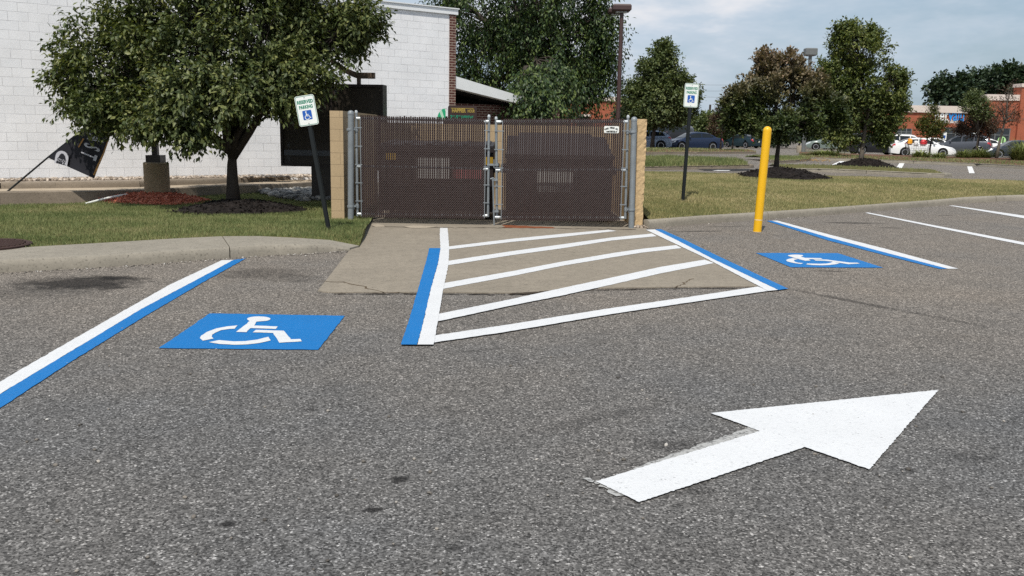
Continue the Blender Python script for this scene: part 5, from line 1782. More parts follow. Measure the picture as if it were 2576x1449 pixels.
# kerbed island below the big tree
fk = [gt(x, y, z_lot) for x, y in ((1965, 432), (2060, 433), (2123, 435), (2234, 440), (2337, 445), (2376, 446))]
fk2 = fk + [Vector((fk[-1].x + .5, fk[-1].y + .5, 0)), Vector((fk[-1].x + .4, fk[-1].y + 1.4, 0))]
bk_ = [Vector((p.x + .2, p.y + 2.6, 0)) for p in fk]
r3 = island('tree_island', fk, bk_, .13, None, 'island under the tall green tree', z_lot, 'turf_soil')
kerb('kerb', fk2, z_lot, .14, .17, 'kerb', 'kerb of the island under the tall green tree')
blades(r3, 60, MAT['turf'], 'dry_grass', 'dry grass on the island under the tall green tree', (.05, .10), .03, .5, seed=33)
fk = [gt(x, y, z_lot) for x, y in ((1925, 405), (1935, 409), (1960, 411), (2000, 409), (2040, 404.5))]
bk_ = [Vector((p.x, fk[2].y + 6, 0)) for p in fk]
r4 = island('grass_nose', fk, bk_, .13, None, 'small grassy island nose behind the bollard', z_lot, 'turf_soil')
kerb('kerb', fk, z_lot, .14, .17, 'kerb_old', 'curved kerb of the grassy nose')
blades(r4, 260, MAT['turf'], 'weeds', 'weeds on the grassy nose behind the bollard', (.06, .16), .03, .5, seed=35)
# median with mulch and ornamental grass
fk = [gt(x, y, z_lot) for x, y in ((2008, 402), (2060, 404), (2184, 407.5), (2297, 412), (2456, 418.5), (2576, 425), (2800, 437))]
bk_ = [gt(x, y, z_lot) for x, y in ((2012, 386), (2070, 389), (2184, 393), (2297, 396), (2456, 400), (2576, 404), (2800, 413))]
r5 = island('median_bed', fk, bk_, .16, None, 'mulched median between the drive and the shop car park', z_lot)
kerb('kerb', fk, z_lot, .16, .2, 'kerb', 'long kerb of the mulched median')
blades([r_[:3] for r_ in r5], 45, MAT['turf'], 'dry_grass', 'dry turf along the median kerb', (.06, .13), .05, .5, seed=34)
# fallen leaves by the left end of the median
MAT['fallen'] = rnd_mat('fallen_leaves', [(0, (.16, .08, .02)), (.5, (.30, .17, .05)), (1, (.45, .30, .10))])
def lf(g):
    q = gt(g.uniform(1995, 2090), g.uniform(400, 409), z_lot)
    return Vector((q.x, q.y, q.z + .03 + g.random() * .12)), 0
stones('fallen_leaves', lf, 200, (.05, .09), MAT['fallen'], 'yellow fallen leaves against the left end of the median kerb', 35, .15)


def tuft(label, px, py, w, h, n, mat, seed):
    q = gt(px, py, lambda x, y: z_lot(x, y) + .2)
    g = np.random.default_rng(seed)
    a = g.random(n) * 6.28; rr = np.sqrt(g.random(n)) * w * .22
    P = np.stack([q.x + rr * np.cos(a), q.y + rr * np.sin(a), np.full(n, q.z - .05)], 1)
    o_ = np.stack([np.cos(a), np.sin(a), 0 * a], 1)
    H = h * g.uniform(.3, 1.15, n) * (1 - .45 * (rr / (w * .22)) ** 2)
    mid = P + o_ * (w * .22 * g.random(n))[:, None] + np.stack([0 * a, 0 * a, H * .75], 1)
    tip_ = P + o_ * (w * .62 * g.uniform(.2, 1.15, n))[:, None] + np.stack([0 * a, 0 * a, H * g.uniform(.7, 1.1, n)], 1)
    S = np.stack([-np.sin(a), np.cos(a), 0 * a], 1) * .022
    V = np.empty((n, 5, 3)); V[:, 0] = P - S; V[:, 1] = P + S; V[:, 2] = mid + S * .8; V[:, 3] = mid - S * .8; V[:, 4] = tip_
    b = np.arange(n)[:, None] * 5
    T = np.concatenate([b + [0, 1, 2], b + [0, 2, 3], b + [3, 2, 4]], 1).reshape(-1, 3)
    return tag(fast('ornamental_grass', V.reshape(-1, 3), T, MAT[mat]), label, 'ornamental grass', 'ornamental grasses of the median')


MAT['tuft'] = grass_mat('tuft_blades', [(0, (.09, .12, .03)), (.5, (.20, .235, .065)), (1, (.38, .36, .15))], 2.0)
tuft('low grass clump below the shopping cart', 2316, 397, 1.6, .62, 330, 'tuft', 1)
tuft('grass clump in front of the white sedan nose', 2360, 399, 1.4, .5, 260, 'tuft', 2)
tuft('grass clump before the grey wagon wheel, left one of the pair', 2423, 399, 1.5, .65, 330, 'tuft', 3)
tuft('wide grass clump before the tail of the grey wagon', 2464, 399, 2.2, .8, 520, 'tuft', 4)
tuft('tall grass clump at the right edge before the black sedan', 2572, 405, 2.2, 1.35, 800, 'tuft', 5)
tuft('low juniper like clump beside the stone tub', 2075, 391, 3.0, .45, 600, 'tuft', 6)

# white bay marks across the drive
mb = MB().poly([gt(x, y, z_lot) + Vector((0, 0, .006)) for x, y in ((2087, 417.6), (2103, 417.3), (2118, 412), (2136, 404.8), (2116, 404.2), (2100, 411))])
mark('bay_mark', mb, 'far_white_paint', 'curved white bay mark left of the tall tree mound', 'short white marks on the far drive')
mb = MB().poly([gt(x, y, z_lot) + Vector((0, 0, .006)) for x, y in ((2252.5, 425.4), (2267, 425.4), (2276, 410), (2263, 410))])
mark('bay_mark', mb, 'far_white_paint', 'short white mark right of the tall tree mound', 'short white marks on the far drive')
mb = MB().poly([gt(x, y, z_lot) + Vector((0, 0, .006)) for x, y in ((2433, 419), (2445, 419), (2452, 436), (2438, 436))])
mark('bay_mark', mb, 'far_white_paint', 'short white mark standing alone on the drive at right', 'short white marks on the far drive')
mb = MB().poly([gt(x, y, z_lot) + Vector((0, 0, .006)) for x, y in ((1792, 429.3), (1805, 428.3), (1838, 428.6), (1834, 429.8), (1805, 430))])
mark('arrow_mark', mb, 'far_white_paint', 'thin far off white marking on the drive behind the upright sign')
mb = MB().poly([gt(x, y, z_lot) + Vector((0, 0, .004)) for x, y in ((1752, 425.5), (1880, 425), (1912, 428), (1850, 431), (1772, 430))])
tag(mk('road_patch', mb, plain('dark_patch', (.035, .035, .036), .95, .1, var=.3, scale=3)), 'dark patch on the far drive', kind='structure')

# stone tub
q = gt(2014.5, 384, z_lot)
th = thing('planter_tub', 'round tan stone tub at the left end of the median', 'planter', q)
r_ = 12 * q.y / FPX
smooth_by_angle(mk('tub', MB().lathe((q.x, q.y, q.z), [(r_ * .85, -.1), (r_ * .9, .05), (r_, .55), (r_ * .98, .58), (r_ * .8, .58), (r_ * .75, .5)], 24), MAT['patch'], th))
mk('soil', MB().lathe((q.x, q.y, q.z), [(r_ * .75, .48), (r_ * .75, .53)], 20), MAT['black_mulch'], th)

# ------------------------------------------------------------------ shops
MAT['orange_brick'] = brick('orange_brick', (.33, .098, .052), (.36, .108, .058), (.30, .105, .065), .4, .2, .012, .85, .3)
MAT['cream'] = plain('cream_cornice', (.62, .54, .48), .7, .3, var=.06)
MAT['shop_dark'] = plain('dark_shop_glass', (.022, .026, .03), .12, .6, var=.3, scale=.7)
MAT['sign_lit_blue'] = plain('sky_blue_letters', (.02, .27, .70), .4, .4, var=.04)
MAT['sign_green_disc'] = plain('pale_green_disc', (.40, .68, .30), .4, .4, var=.04)


def shop(name, label, parts_):
    return thing(name, label, 'shop', parts_)


YS = 96.0
a = at(2215, 268, YS); b = at(2482, 268, YS)
zr = at(2380, 266.5, YS).z; zc = at(2380, 284, YS).z
sh = thing('shop_building', 'orange brick shop with a cream cornice behind the white sedan', 'shop', ((a.x + b.x) / 2, YS + 6, .4))
mb = MB().box(((a.x + b.x) / 2, YS + 8, zc / 2), (b.x - a.x, 16, zc)); local_obj('wall', mb, MAT['orange_brick'], sh, 0, (0, 0, 0))
mk('cornice', MB().box(((a.x + b.x) / 2, YS + 7.9, (zr + zc) / 2), (b.x - a.x + .2, 16.2, zr - zc)), MAT['cream'], sh)
a2 = at(2480, 240, YS); b2_ = at(2562, 240, YS)
z2, z3 = at(2510, 238, YS).z, at(2510, 253, YS).z
mb = MB().box(((a2.x + b2_.x) / 2, YS + .2, z3 / 2), (b2_.x - a2.x, 1.2, z3)); local_obj('raised_wall', mb, MAT['orange_brick'], sh, 0, (0, 0, 0))
mk('raised_cornice', MB().box(((a2.x + b2_.x) / 2, YS + .18, (z2 + z3) / 2), (b2_.x - a2.x + .2, 1.36, z2 - z3)), MAT['cream'], sh)
a3 = at(2560, 240, YS); b3_ = at(2760, 240, YS)
z4, z5 = at(2570, 211, YS).z, at(2570, 220, YS).z
mb = MB().box(((a3.x + b3_.x) / 2, YS + .1, z5 / 2), (b3_.x - a3.x, 1.6, z5)); local_obj('raised_wall', mb, MAT['orange_brick'], sh, 0, (0, 0, 0))
mk('raised_cornice', MB().box(((a3.x + b3_.x) / 2, YS + .08, (z4 + z5) / 2), (b3_.x - a3.x + .2, 1.76, z4 - z5)), MAT['cream'], sh)
for (x0, y0, x1, y1, nm) in ((2255, 323, 2290, 352, 'window'), (2378, 320, 2452, 372, 'window'), (2486, 322, 2534, 380, 'entrance')):
    p, q = at(x0, y0, YS - .45), at(x1, y1, YS - .45)
    w = mk(nm, MB().box(((p.x + q.x) / 2, YS - .42, (p.z + q.z) / 2), (q.x - p.x, .1, p.z - q.z)), MAT['shop_dark'], sh)
    m = MB()
    for k in range(4):
        x = lerp(p.x, q.x, k / 3); m.box((x, YS - .49, (p.z + q.z) / 2), (.1, .06, p.z - q.z))
    m.box(((p.x + q.x) / 2, YS - .495, lerp(p.z, q.z, .3)), (q.x - p.x, .06, .08))
    mk('frame', m, MAT['grey_metal'], w)
m = MB()
c = at(2345, 303, YS - .2); e_ = at(2366, 303, YS - .2)
hgt = 1.75
m2 = MB()
add_text(m, 'pet', hgt, (at(2367, 291, YS).x, YS - .08, at(2366, 291, YS).z), TX, TU, .03, width=abs(at(2384, 300, YS).x - at(2350, 300, YS).x))
add_text(m, 'supplies plus you', .62, (at(2388, 304, YS).x, YS - .08, at(2388, 305, YS).z), TX, TU, .01, width=abs(at(2410, 300, YS).x - at(2366, 300, YS).x))
mk('white_lettering', m, MAT['sign_white'], sh, fix=False)
add_text(m2, 'valu', hgt, (at(2406, 291, YS).x, YS - .08, at(2406, 291, YS).z), TX, TU, .03, width=abs(at(2426, 300, YS).x - at(2386, 300, YS).x))
mk('blue_lettering', m2, MAT['sign_lit_blue'], sh, fix=False)
q = at(2519, 354, YS - .5)
dsc = mk('round_sign', MB().lathe((q.x, YS - .56, q.z), [(.01, -.03), (.44, -.03), (.44, .03), (.01, .03)], 28, 'y'), MAT['sign_green_disc'], sh)
m = MB(); add_text(m, '$', .45, (q.x - .17, YS - .61, q.z), TX, TU, .01); add_text(m, '1', .72, (q.x + .12, YS - .61, q.z), TX, TU, .03)
mk('lettering', m, MAT['ink'], dsc, fix=False)

YS2 = 118.0
a = at(1405, 250, YS2); b = at(1640, 250, YS2)
z2, z3 = at(1510, 243, YS2).z, at(1510, 254, YS2).z
sh2 = thing('shop_building', 'orange brick shop seen under the hanging branches of the dark tree', 'shop', ((a.x + b.x) / 2, YS2 + 6, .4))
mb = MB().box(((a.x + b.x) / 2, YS2 + 8, z3 / 2), (b.x - a.x, 16, z3)); local_obj('wall', mb, MAT['orange_brick'], sh2, 0, (0, 0, 0))
mk('cornice', MB().box(((a.x + b.x) / 2, YS2 + 7.9, (z2 + z3) / 2), (b.x - a.x + .2, 16.2, z2 - z3)), MAT['cream'], sh2)
p, q = at(1457, 293, YS2 - .3), at(1480, 308, YS2 - .3)
mk('window', MB().box(((p.x + q.x) / 2, YS2 - .1, (p.z + q.z) / 2), (q.x - p.x, .1, p.z - q.z)), MAT['shop_dark'], sh2)
mk('awning', MB().box(((p.x + q.x) / 2, YS2 - .5, p.z + .15), (q.x - p.x + .6, .9, .3)), MAT['cream'], sh2)

# small blue and white signs in front of the shop
for (px, lab) in ((2375, 'small wheelchair bay sign by the shop, above the white car roof'), (2454, 'small wheelchair bay sign by the shop, above the grey wagon roof')):
    YY = 88.0
    p, q = at(px - 5, 333, YY), at(px + 5, 352, YY)
    th = thing('bay_sign', lab, 'sign', ((p.x + q.x) / 2, YY, .4), 'bay signs by the shop')
    mk('post', MB().tube([((p.x + q.x) / 2, YY + .04, .3), ((p.x + q.x) / 2, YY + .04, p.z)], .03, 6), MAT['grey_metal'], th)
    mk('plate', MB().box(((p.x + q.x) / 2, YY, (p.z + q.z) / 2), (q.x - p.x, .02, p.z - q.z)), MAT['sign_white'], th)
    mk('blue_panel', MB().box(((p.x + q.x) / 2, YY - .015, lerp(q.z, p.z, .42)), ((q.x - p.x) * .6, .01, (q.x - p.x) * .6)), MAT['sign_blue'], th)

# power lines and their poles
pw = thing('utility_pole', 'thin wooden utility pole on the skyline between the two right trees', 'utility pole', (at(1783, 330, 170).x, 170, .4), 'utility poles')
zt = at(1783, 263, 170).z; x_ = at(1783, 330, 170).x
mk('pole', MB().tube([(x_, 170, 0), (x_, 170, zt)], .2, 8), MAT['bark'], pw)
pw2 = thing('utility_pole', 'wooden utility pole stub above the orange shop cornice', 'utility pole', (at(2319, 330, 150).x, 150, .4), 'utility poles')
zt2 = at(2319, 257, 150).z; x2_ = at(2319, 330, 150).x
mk('pole', MB().tube([(x2_, 150, 0), (x2_, 150, zt2)], .2, 8), MAT['bark'], pw2)
for (ya, yb_, lab) in ((180, 205, 'topmost thin power line in the sky'), (198, 219, 'middle thin power line in the sky'), (210, 236, 'lowest thin power line in the sky')):
    p0, p1 = at(1330, ya - 4, 170), at(2000, yb_ + 6, 170)
    m = MB().tube([p0.lerp(p1, u) - Vector((0, 0, 1.2 * math.sin(math.pi * u))) for u in [i / 10 for i in range(11)]], .022, 4)
    tag(mk('power_line', m, MAT['grey_metal']), lab, 'power line', 'power lines across the sky')
# ------------------------------------------------------------------ cars
def car_paint(name, col, metal=.0):
    m = bpy.data.materials.new(name); n = N(nodes_of(m))
    c = n.mix(n.noise(n.pos(), 1.5, 3), tuple(x * .92 for x in col), tuple(min(1, x * 1.06) for x in col))
    n.out(c, .34, .35, metal, coat=.22)
    return m


MAT['car_glass'] = plain('car_glass', (.012, .015, .017), .12, .45, var=.2, scale=2)
MAT['tyre'] = plain('tyre_rubber', (.016, .016, .017), .8, .25)
MAT['alloy'] = plain('alloy_rim', (.52, .53, .55), .3, .5, .6, var=.1)
MAT['headlight'] = plain('headlight_glass', (.62, .64, .66), .15, .7, .2)
MAT['taillight'] = plain('taillight_red', (.42, .02, .025), .25, .6)
MAT['number_plate'] = plain('number_plate', (.62, .60, .48), .4, .4)
MAT['trim_black'] = plain('black_trim', (.018, .018, .019), .6, .3)

SED = dict(L=4.75, W=1.80, H=1.45, wb=2.72, wr=.325, hood=[(-2.375, .62), (-2.33, .80), (-2.2, .98), (-1.75, 1.02), (-.9, .98), (.6, .93), (1.1, .92), (1.6, .84), (2.05, .74), (2.27, .62), (2.375, .48)],
           roof=[(-1.72, 0), (-1.35, .26), (-.85, .44), (-.2, .49), (.25, .47), (.55, .36), (1.22, 0)], side=[(-1.25, -.42), (-.36, .86)], ws=(.42, 1.17), rw=(-1.68, -.98))
HATCH = dict(L=4.25, W=1.76, H=1.47, wb=2.6, wr=.33, hood=[(-2.12, .62), (-2.08, .90), (-1.95, 1.04), (-1.2, 1.01), (-.4, .97), (.6, .93), (1.05, .90), (1.5, .82), (1.9, .70), (2.12, .5)],
             roof=[(-1.98, 0), (-1.75, .20), (-1.35, .40), (-.6, .48), (.1, .49), (.45, .40), (1.2, 0)], side=[(-1.45, -.45), (-.39, .85)], ws=(.34, 1.15), rw=(-1.94, -1.5))
SUV = dict(L=4.55, W=1.86, H=1.70, wb=2.69, wr=.36, hood=[(-2.27, .72), (-2.24, .95), (-2.1, 1.10), (-1.2, 1.10), (-.2, 1.05), (.7, 1.02), (1.1, 1.00), (1.6, .95), (2.0, .84), (2.2, .68), (2.27, .5)],
           roof=[(-2.12, 0), (-1.98, .32), (-1.75, .52), (-.9, .60), (0, .62), (.35, .55), (.7, .34), (1.25, 0)], side=[(-1.78, -1.0), (-.94, -.1), (-.03, .92)], ws=(.42, 1.20), rw=(-2.09, -1.84))
VAN = dict(L=5.0, W=1.95, H=1.76, wb=3.0, wr=.35, hood=[(-2.5, .72), (-2.47, .95), (-2.35, 1.06), (-1.2, 1.05), (.2, 1.03), (1.2, 1.02), (1.6, .98), (2.0, .88), (2.35, .72), (2.5, .5)],
           roof=[(-2.38, 0), (-2.28, .45), (-2.12, .64), (-1.2, .71), (0, .73), (.6, .66), (1.0, .48), (1.75, 0)], side=[(-2.08, -1.05), (-1.0, .1), (.17, 1.25)], ws=(.72, 1.70), rw=(-2.35, -2.17))


def build_car(name, label, spec, mat, loc, heading, cat='car', rim=True, spoiler=False, plate=True, roofrack=False, group='cars parked in the far lot'):
    """heading: direction in which the front points, angle from +X"""
    th = thing(name, label, cat, loc, group, rz=heading)
    L, W = spec['L'], spec['W']; hx, hz = zip(*spec['hood']); rx, rz_ = zip(*spec['roof'])
    hl = L / 2
    axles = (spec['wb'] / 2 + .02, -spec['wb'] / 2 + .02); wr = spec['wr']
    base = .19

    def halfw(x):
        u = abs(x) / hl
        return W / 2 * (1 - .03 * u ** 2 - .16 * max(0, (u - .80) / .2) ** 2.2)

    def zbot(x):
        z = base + .06 * max(0, (abs(x) / hl - .8) / .2)
        for a in axles:
            d = wr + .055
            if abs(x - a) < d: z = max(z, wr + math.sqrt(d * d - (x - a) ** 2) - .0)
        return z

    def pt(x, j):
        w = halfw(x); zb = float(np.interp(x, hx, hz)); c = float(np.interp(x, rx, rz_)) if rx[0] < x < rx[-1] else 0.0
        z0 = min(zbot(x), zb - .08)
        k = min(1, c / .42)
        wr_ = w * lerp(.70, .66, k)
        P_ = [(w * .90, z0), (w * .975, z0 + .02), (w * 1.0, max(z0 + .03, zb * .55)), (w * .985, max(z0 + .05, zb - .16)), (w * .945, zb - .035), (w * .90, zb + .004),
              (lerp(w * .84, w * .72, k), zb + c * .88 + .008), (lerp(w * .62, w * .60, k), zb + c * .985 + .014), (0.0, zb + c + .02)]
        i = min(7, int(j)); f = j - i
        a, b = P_[i], P_[i + 1]
        return lerp(a[0], b[0], f), lerp(a[1], b[1], f)

    nx = 120
    X = sorted(set([lerp(-hl, hl, i / nx) for i in range(nx + 1)] + list(hx) + list(rx)))
    rows = []
    for x in X:
        half = [pt(x, j) for j in range(9)]
        rows.append([Vector((x, -y, z)) for y, z in half] + [Vector((x, y, z)) for y, z in reversed(half[:-1])])
    mb = MB().grid(rows)
    m_ = len(rows[0]); n0 = len(mb.v) - m_
    mb.f.append(tuple(range(m_))); mb.f.append(tuple(n0 + i for i in range(m_)))
    smooth_by_angle(mk('body', mb, mat, th, local=True), 28)
    # dark underside and wheel housings
    mk('underbody', MB().box((0, 0, .46), (L * .86, W * .74, .46)), MAT['trim_black'], th, local=True)

    def patch(nm, x0, x1, j0, j1, side, off, m, nxp=10, njp=4, skew0=0.0, skew1=0.0):
        mbp_ = MB(); rows = []
        for i in range(nxp + 1):
            r_ = []
            for k in range(njp + 1):
                v = k / njp
                x = lerp(x0 + skew0 * v, x1 + skew1 * v, i / nxp); j = lerp(j0, j1, v)
                y, z = pt(x, j)
                y2, z2 = pt(x, min(8, j + .05)); y1, z1 = pt(x, max(0, j - .05))
                ty, tz = y2 - y1, z2 - z1; l_ = math.hypot(ty, tz) or 1
                ny, nz = tz / l_, -ty / l_
                r_.append(Vector((x, side * (y + ny * off), z + nz * off)))
            rows.append(r_)
        mbp_.grid(rows)
        return smooth_by_angle(mk(nm, mbp_, m, th, local=True), 60)

    def across(nm, x0, x1, m, off=.012, jmin=6.15):
        rows = []
        for i in range(11):
            x = lerp(x0, x1, i / 10)
            half = [pt(x, jmin + (8 - jmin) * q / 5) for q in range(6)]
            dz = (pt(x + .03, 8)[1] - pt(x - .03, 8)[1]) / .06
            nl = math.hypot(1, dz); ox, oz = -dz / nl * off, off / nl
            rows.append([Vector((x + ox, -y, z + oz)) for y, z in half] + [Vector((x + ox, y, z + oz)) for y, z in reversed(half[:-1])])
        return smooth_by_angle(mk(nm, MB().grid(rows), m, th, local=True), 60)

    across('windscreen', spec['ws'][0], spec['ws'][1] - .03, MAT['car_glass'])
    across('rear_window', spec['rw'][0] + .03, spec['rw'][1], MAT['car_glass'])
    for s in (-1, 1):
        n_ = len(spec['side'])
        for i, (a, b) in enumerate(spec['side']):
            front = i == n_ - 1; rear = i == 0
            patch('side_window', a - (.16 if rear else 0), b + (.14 if front else 0), 5.12, 5.88, s, .006, MAT['car_glass'], skew0=(.22 if rear else 0), skew1=(-.42 if front else 0))
        patch('headlight', hl - .42, hl - .07, 3.25, 4.25, s, .006, MAT['headlight'], 6, 3, skew0=-.12)
        patch('taillight', -hl + .03, -hl + .30, 3.1, 4.6, s, .006, MAT['taillight'], 6, 3)
        mir = MB().lathe((spec['ws'][1] - .45, s * (W / 2 + .03), spec['hood'][5][1] + .10), [(.02, -.09), (.07, -.06), (.085, 0), (.06, .07), (.01, .09)], 10, 'y')
        smooth_by_angle(mk('wing_mirror', mir, mat, th, local=True), 60)
        for a in axles:
            w = bpy.data.objects.new('wheel', None); COL.objects.link(w); w.parent = th; w.location = (a, s * (W / 2 - .115), wr); WL[w.name] = Vector((0, 0, 0))
            t = MB().lathe((0, 0, 0), [(wr * .62, -.10), (wr * .93, -.105), (wr, -.07), (wr, .07), (wr * .93, .105), (wr * .62, .10)], 26, 'y')
            smooth_by_angle(mk('tyre', t, MAT['tyre'], w, local=True), 40)
            r_ = MB().lathe((0, 0, 0), [(.01, -s * -.0 + s * .085), (wr * .20, s * .095), (wr * .22, s * .07)], 14, 'y')
            if rim:
                for k in range(9):
                    A = 2 * math.pi * k / 9
                    r_.box((wr * .42 * math.cos(A), s * .080, wr * .42 * math.sin(A)), (wr * .46, .03, wr * .13), Matrix.Rotation(-A, 3, 'Y'))
                v0 = len(r_.v)
                r_.lathe((0, 0, 0), [(wr * .58, s * .06), (wr * .60, s * .105), (wr * .70, s * .105), (wr * .70, s * .06)], 26, 'y')
                mk('rim', r_, MAT['alloy'], w, local=True)
                mk('brake_disc', MB().lathe((0, 0, 0), [(.01, s * .03), (wr * .6, s * .03), (wr * .6, s * .045), (.01, s * .045)], 20, 'y'), MAT['trim_black'], w, local=True)
    zf = .50
    mk('grille', MB().box((hl - .02, 0, spec['hood'][-1][1] + .04), (.10, W * .42, .10)), MAT['trim_black'], th, local=True)
    mk('bumper_gap', MB().box((hl - .015, 0, .34), (.06, W * .6, .09)), MAT['trim_black'], th, local=True)
    if plate:
        mk('number_plate', MB().box((hl + .005, 0, .46), (.03, .31, .15)), MAT['number_plate'], th, local=True)
        mk('number_plate', MB().box((-hl - .005, 0, .70), (.03, .31, .15)), MAT['number_plate'], th, local=True)
    if spoiler:
        z = pt(-1.75, 8)[1]
        m = MB().extrude([(-2.12, -.62, z + .12), (-1.78, -.62, z + .16), (-1.78, -.62, z + .13), (-2.12, -.62, z + .09)], (0, 1.24, 0))
        for s in (-1, 1): m.box((-1.92, s * .5, z + .03), (.10, .04, .18))
        mk('spoiler', m, mat, th, local=True)
    if roofrack:
        m = MB()
        for s in (-1, 1): m.tube([(-1.5, s * .60, spec['H'] + .03), (0, s * .60, spec['H'] + .05), (.25, s * .60, spec['H'] - .02)], .022, 6)
        mk('roof_rails', m, MAT['grey_metal'], th, local=True)
    return th


MAT['paint_navy'] = car_paint('navy_paint', (.012, .023, .056), .1)
MAT['paint_silver'] = car_paint('silver_blue_paint', (.30, .36, .46), .3)
MAT['paint_black'] = car_paint('black_paint', (.010, .010, .012))
MAT['paint_green'] = car_paint('dark_green_paint', (.010, .026, .034), .2)
MAT['paint_white'] = car_paint('white_car_paint', (.78, .78, .77))
MAT['paint_grey'] = car_paint('grey_car_paint', (.075, .082, .098), .3)
MAT['paint_slate'] = car_paint('slate_paint', (.022, .030, .050), .2)
MAT['paint_pale'] = car_paint('pale_green_paint', (.17, .21, .19), .1)


def car_at(px, Y, dz=0.0):
    q = at(px, 370, Y)
    return Vector((q.x, Y, z_lot(q.x, Y) + dz))


# heading: 180 = facing left, -90 = facing the camera
build_car('sedan_car', 'dark blue sedan with headlights on its left, seen from the side behind the brown island', SED, MAT['paint_navy'], car_at(1742, 72), R(196))
build_car('hatchback_car', 'silver blue hatchback with spoiler half hidden by the tan pier', HATCH, MAT['paint_silver'], car_at(1618, 70), R(176), spoiler=True)
build_car('van_car', 'black van with red tail lamp parked behind the dark blue sedan', VAN, MAT['paint_black'], car_at(1680, 88, .35), R(150), cat='van')
build_car('sedan_car', 'dark green sedan seen from behind by the hedge', SED, MAT['paint_green'], car_at(1866, 98), R(122))
build_car('sedan_car', 'white sedan behind the shopping cart, facing right', SED, MAT['paint_white'], car_at(2318, 70.5, -.05), R(-12))
build_car('wagon_car', 'white wagon whose roof shows above the white sedan', SUV, MAT['paint_white'], car_at(2284, 80), R(-8), roofrack=True)
build_car('wagon_car', 'dark grey wagon with red tail lamp at its right, next to the white sedan', SUV, MAT['paint_grey'], car_at(2418, 75, .05), R(148), roofrack=True)
build_car('sedan_car', 'white sedan with red tail lamp showing behind the grey wagon', SED, MAT['paint_white'], car_at(2462, 83), R(172))
build_car('sedan_car', 'low slate black sedan cut by the right picture edge', SED, MAT['paint_slate'], car_at(2553, 71.5, -.1), R(170))
build_car('sedan_car', 'white car whose windscreen shows between the white sedan and the grey wagon', SED, MAT['paint_white'], car_at(2352, 84), R(-20))
build_car('wagon_car', 'dark car with bright alloy wheel under the tall green tree', SUV, MAT['paint_black'], car_at(2200, 72, .0), R(0))
build_car('sedan_car', 'pale green car in the shade behind the purple topped tree', SED, MAT['paint_pale'], car_at(2090, 84, .1), R(165))

# ------------------------------------------------------------------ shopping cart with goods
MAT['cart_wire'] = plain('cart_wire', (.45, .46, .47), .4, .5, .5)
MAT['red_plastic'] = plain('red_handle', (.55, .03, .04), .4, .4)
MAT['orange_bag'] = plain('orange_bag', (.75, .33, .02), .5, .3)
MAT['white_bag'] = plain('white_bag', (.7, .7, .7), .5, .3)
YC = 60.5
s = YC / FPX
c = at(2308, 392, YC); zc = z_lot(c.x, YC) + .16
th = thing('shopping_cart', 'wire shopping cart left on the median before the white sedan', 'shopping cart', (c.x, YC, zc))
x0, x1 = at(2270, 380, YC).x + .25, at(2346, 380, YC).x - .2
zt_, zm_ = at(2300, 362, YC).z, at(2300, 380, YC).z
m = MB()
top = [(x0, YC - .3, zt_), (x1, YC - .22, zt_ - .05), (x1, YC + .22, zt_ - .05), (x0, YC + .3, zt_)]
bot = [(x0 + .18, YC - .25, zm_), (x1 - .12, YC - .18, zm_ + .05), (x1 - .12, YC + .18, zm_ + .05), (x0 + .18, YC + .25, zm_)]
for i in range(4):
    j = (i + 1) % 4
    m.tube([top[i], top[j]], .014, 6); m.tube([bot[i], bot[j]], .012, 6); m.tube([top[i], bot[i]], .012, 6)
    for k in range(1, 12):
        u = k / 12
        m.tube([Vector(top[i]).lerp(Vector(top[j]), u), Vector(bot[i]).lerp(Vector(bot[j]), u)], .0055, 4)
    for v in (.3, .6): m.tube([Vector(top[i]).lerp(Vector(bot[i]), v), Vector(top[j]).lerp(Vector(bot[j]), v)], .006, 4)
for k in range(1, 8): m.tube([Vector(bot[0]).lerp(Vector(bot[3]), k / 8), Vector(bot[1]).lerp(Vector(bot[2]), k / 8)], .006, 4)
mk('basket', m, MAT['cart_wire'], th, fix=False)
m = MB()
for sy in (-.24, .24):
    m.tube([(x0 - .02, YC + sy, zt_), (x0 + .12, YC + sy, zm_ - .05), (x0 + .05, YC + sy, zc + .14), (x1 - .1, YC + sy * .8, zc + .14)], .016, 6)
mk('chassis', m, MAT['trim_black'], th)
smooth_by_angle(mk('handle', MB().tube([(x0 - .06, YC - .3, zt_ + .04), (x0 - .06, YC + .3, zt_ + .04)], .02, 8), MAT['red_plastic'], th))
for sx in (x0 + .08, x1 - .1):
    for sy in (-.24, .24):
        mk('wheel', MB().lathe((sx, YC + sy, zc + .065), [(.01, -.02), (.065, -.018), (.065, .018), (.01, .02)], 12, 'y'), MAT['tyre'], th)


def bag(label, px, py, w, h, mat):
    a = at(px, py, YC)
    m = MB().lathe((a.x, YC, a.z - h / 2), [(w * .35, 0), (w * .5, h * .2), (w * .48, h * .7), (w * .3, h), (.01, h * .98)], 10)
    g = random.Random(px)
    m.v = [(x + g.uniform(-.03, .03), y + g.uniform(-.03, .03), z + g.uniform(-.02, .02)) for x, y, z in m.v]
    tag(mk('shopping_bag', m, MAT[mat], loc=(a.x, YC, a.z - h / 2)), label, 'bag', 'goods lying in the shopping cart')


bag('orange bag standing in the shopping cart', 2289, 356.5, .34, .42, 'orange_bag')
bag('white bag in the middle of the shopping cart', 2304, 361, .30, .36, 'white_bag')
bag('red bag at the front of the shopping cart', 2323, 359, .44, .40, 'red_plastic')

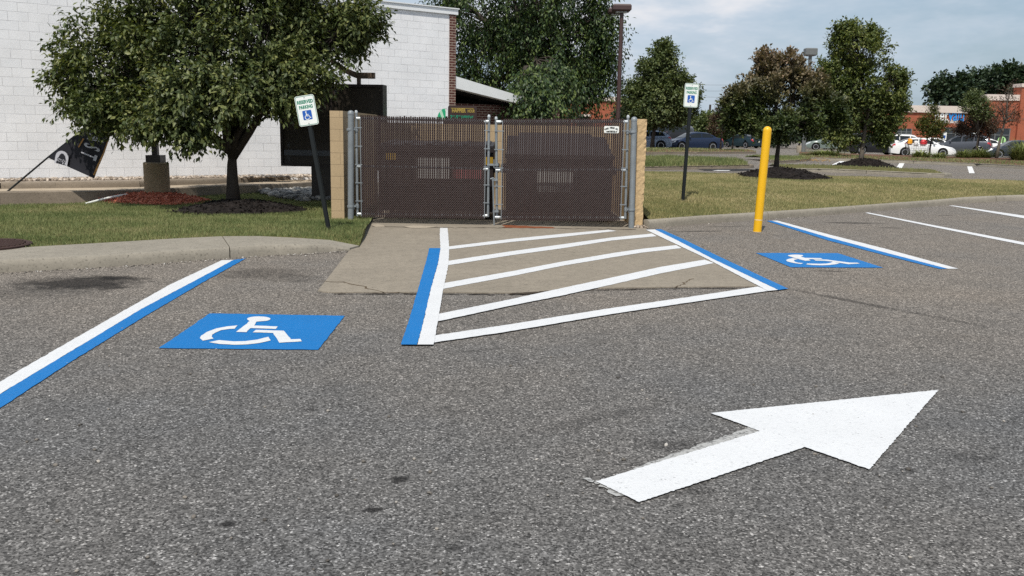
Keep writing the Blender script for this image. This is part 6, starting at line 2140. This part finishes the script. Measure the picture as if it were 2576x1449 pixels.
# ------------------------------------------------------------------ sky, sun, camera
SUN_EL, SUN_DIR = 57.0, (0.28, 0.96)      # direction the light travels, seen from above
W_ = bpy.data.worlds.new('World'); SC.world = W_; W_.use_nodes = True
n = N(nodes_of(W_))
sky = n('ShaderNodeTexSky', sky_type='NISHITA')
sky.sun_disc = False
sky.sun_elevation = R(SUN_EL); sky.sun_rotation = math.atan2(-SUN_DIR[0], -SUN_DIR[1]); sky.air_density = 1.2; sky.dust_density = 1.6; sky.ozone_density = 1.5
d = n('ShaderNodeTexCoord').outputs['Generated']
mp = n('ShaderNodeMapping', {'Vector': d, 'Scale': (1.0, 1.0, 3.2), 'Location': (2.3, .4, .2)})
c1 = n.noise(mp.outputs[0], 2.1, 7, .56)
c2 = n.noise(mp.outputs[0], 6.5, 5, .6)
el = n('ShaderNodeSeparateXYZ', {0: d}).outputs[2]
cov = n('ShaderNodeMapRange', {0: el, 1: .02, 2: .85, 3: .10, 4: -.10}).outputs[0]
f = n.math('ADD', n.math('ADD', n.math('MULTIPLY', c1, .82), n.math('MULTIPLY', c2, .18)), cov)
mask = n.ramp(f, [(.40, 0.0), (.50, .55), (.60, .92), (.72, 1.0)])
tone = n.ramp(n.math('ADD', n.math('MULTIPLY', c1, .6), n.math('MULTIPLY', c2, .4)), [(.39, (5.0, 6.2, 7.5)), (.49, (6.1, 6.9, 7.9)), (.57, (8.2, 8.3, 8.7))])
clear = n.mix(.45, sky.outputs[0], (2.6, 4.0, 5.6))
colr = n.mix(mask, clear, tone)
bg = n('ShaderNodeBackground', {'Color': colr, 'Strength': 0.1})
n('ShaderNodeOutputWorld', {0: bg.outputs[0]})

sl = bpy.data.lights.new('Sun', 'SUN'); sl.energy = 4.3; sl.angle = R(.55); sl.color = (1.0, .945, .86)
so = bpy.data.objects.new('Sun', sl); COL.objects.link(so)
ce = math.cos(R(SUN_EL))
dv = Vector((SUN_DIR[0] * ce, SUN_DIR[1] * ce, -math.sin(R(SUN_EL)))).normalized()
so.rotation_euler = dv.to_track_quat('-Z', 'Y').to_euler()
so.location = (-10, -16, 20)

cd = bpy.data.cameras.new('Camera'); cd.sensor_width = 36; cd.lens = 36 * FPX / 2576; cd.clip_end = 2000; cd.clip_start = .05
co = bpy.data.objects.new('Camera', cd); COL.objects.link(co)
Mx = Matrix(((EXV[0], -EDV[0], -FW[0]), (EXV[1], -EDV[1], -FW[1]), (EXV[2], -EDV[2], -FW[2]))).to_4x4()
Mx.translation = Vector(CAM)
co.matrix_world = Mx
SC.camera = co
vs = SC.view_settings
vs.view_transform = 'Standard'; vs.look = 'None'; vs.exposure = 0.0; vs.gamma = 1.0
SC.cycles.max_bounces = 6; SC.cycles.transparent_max_bounces = 4
SC.cycles.use_denoising = False
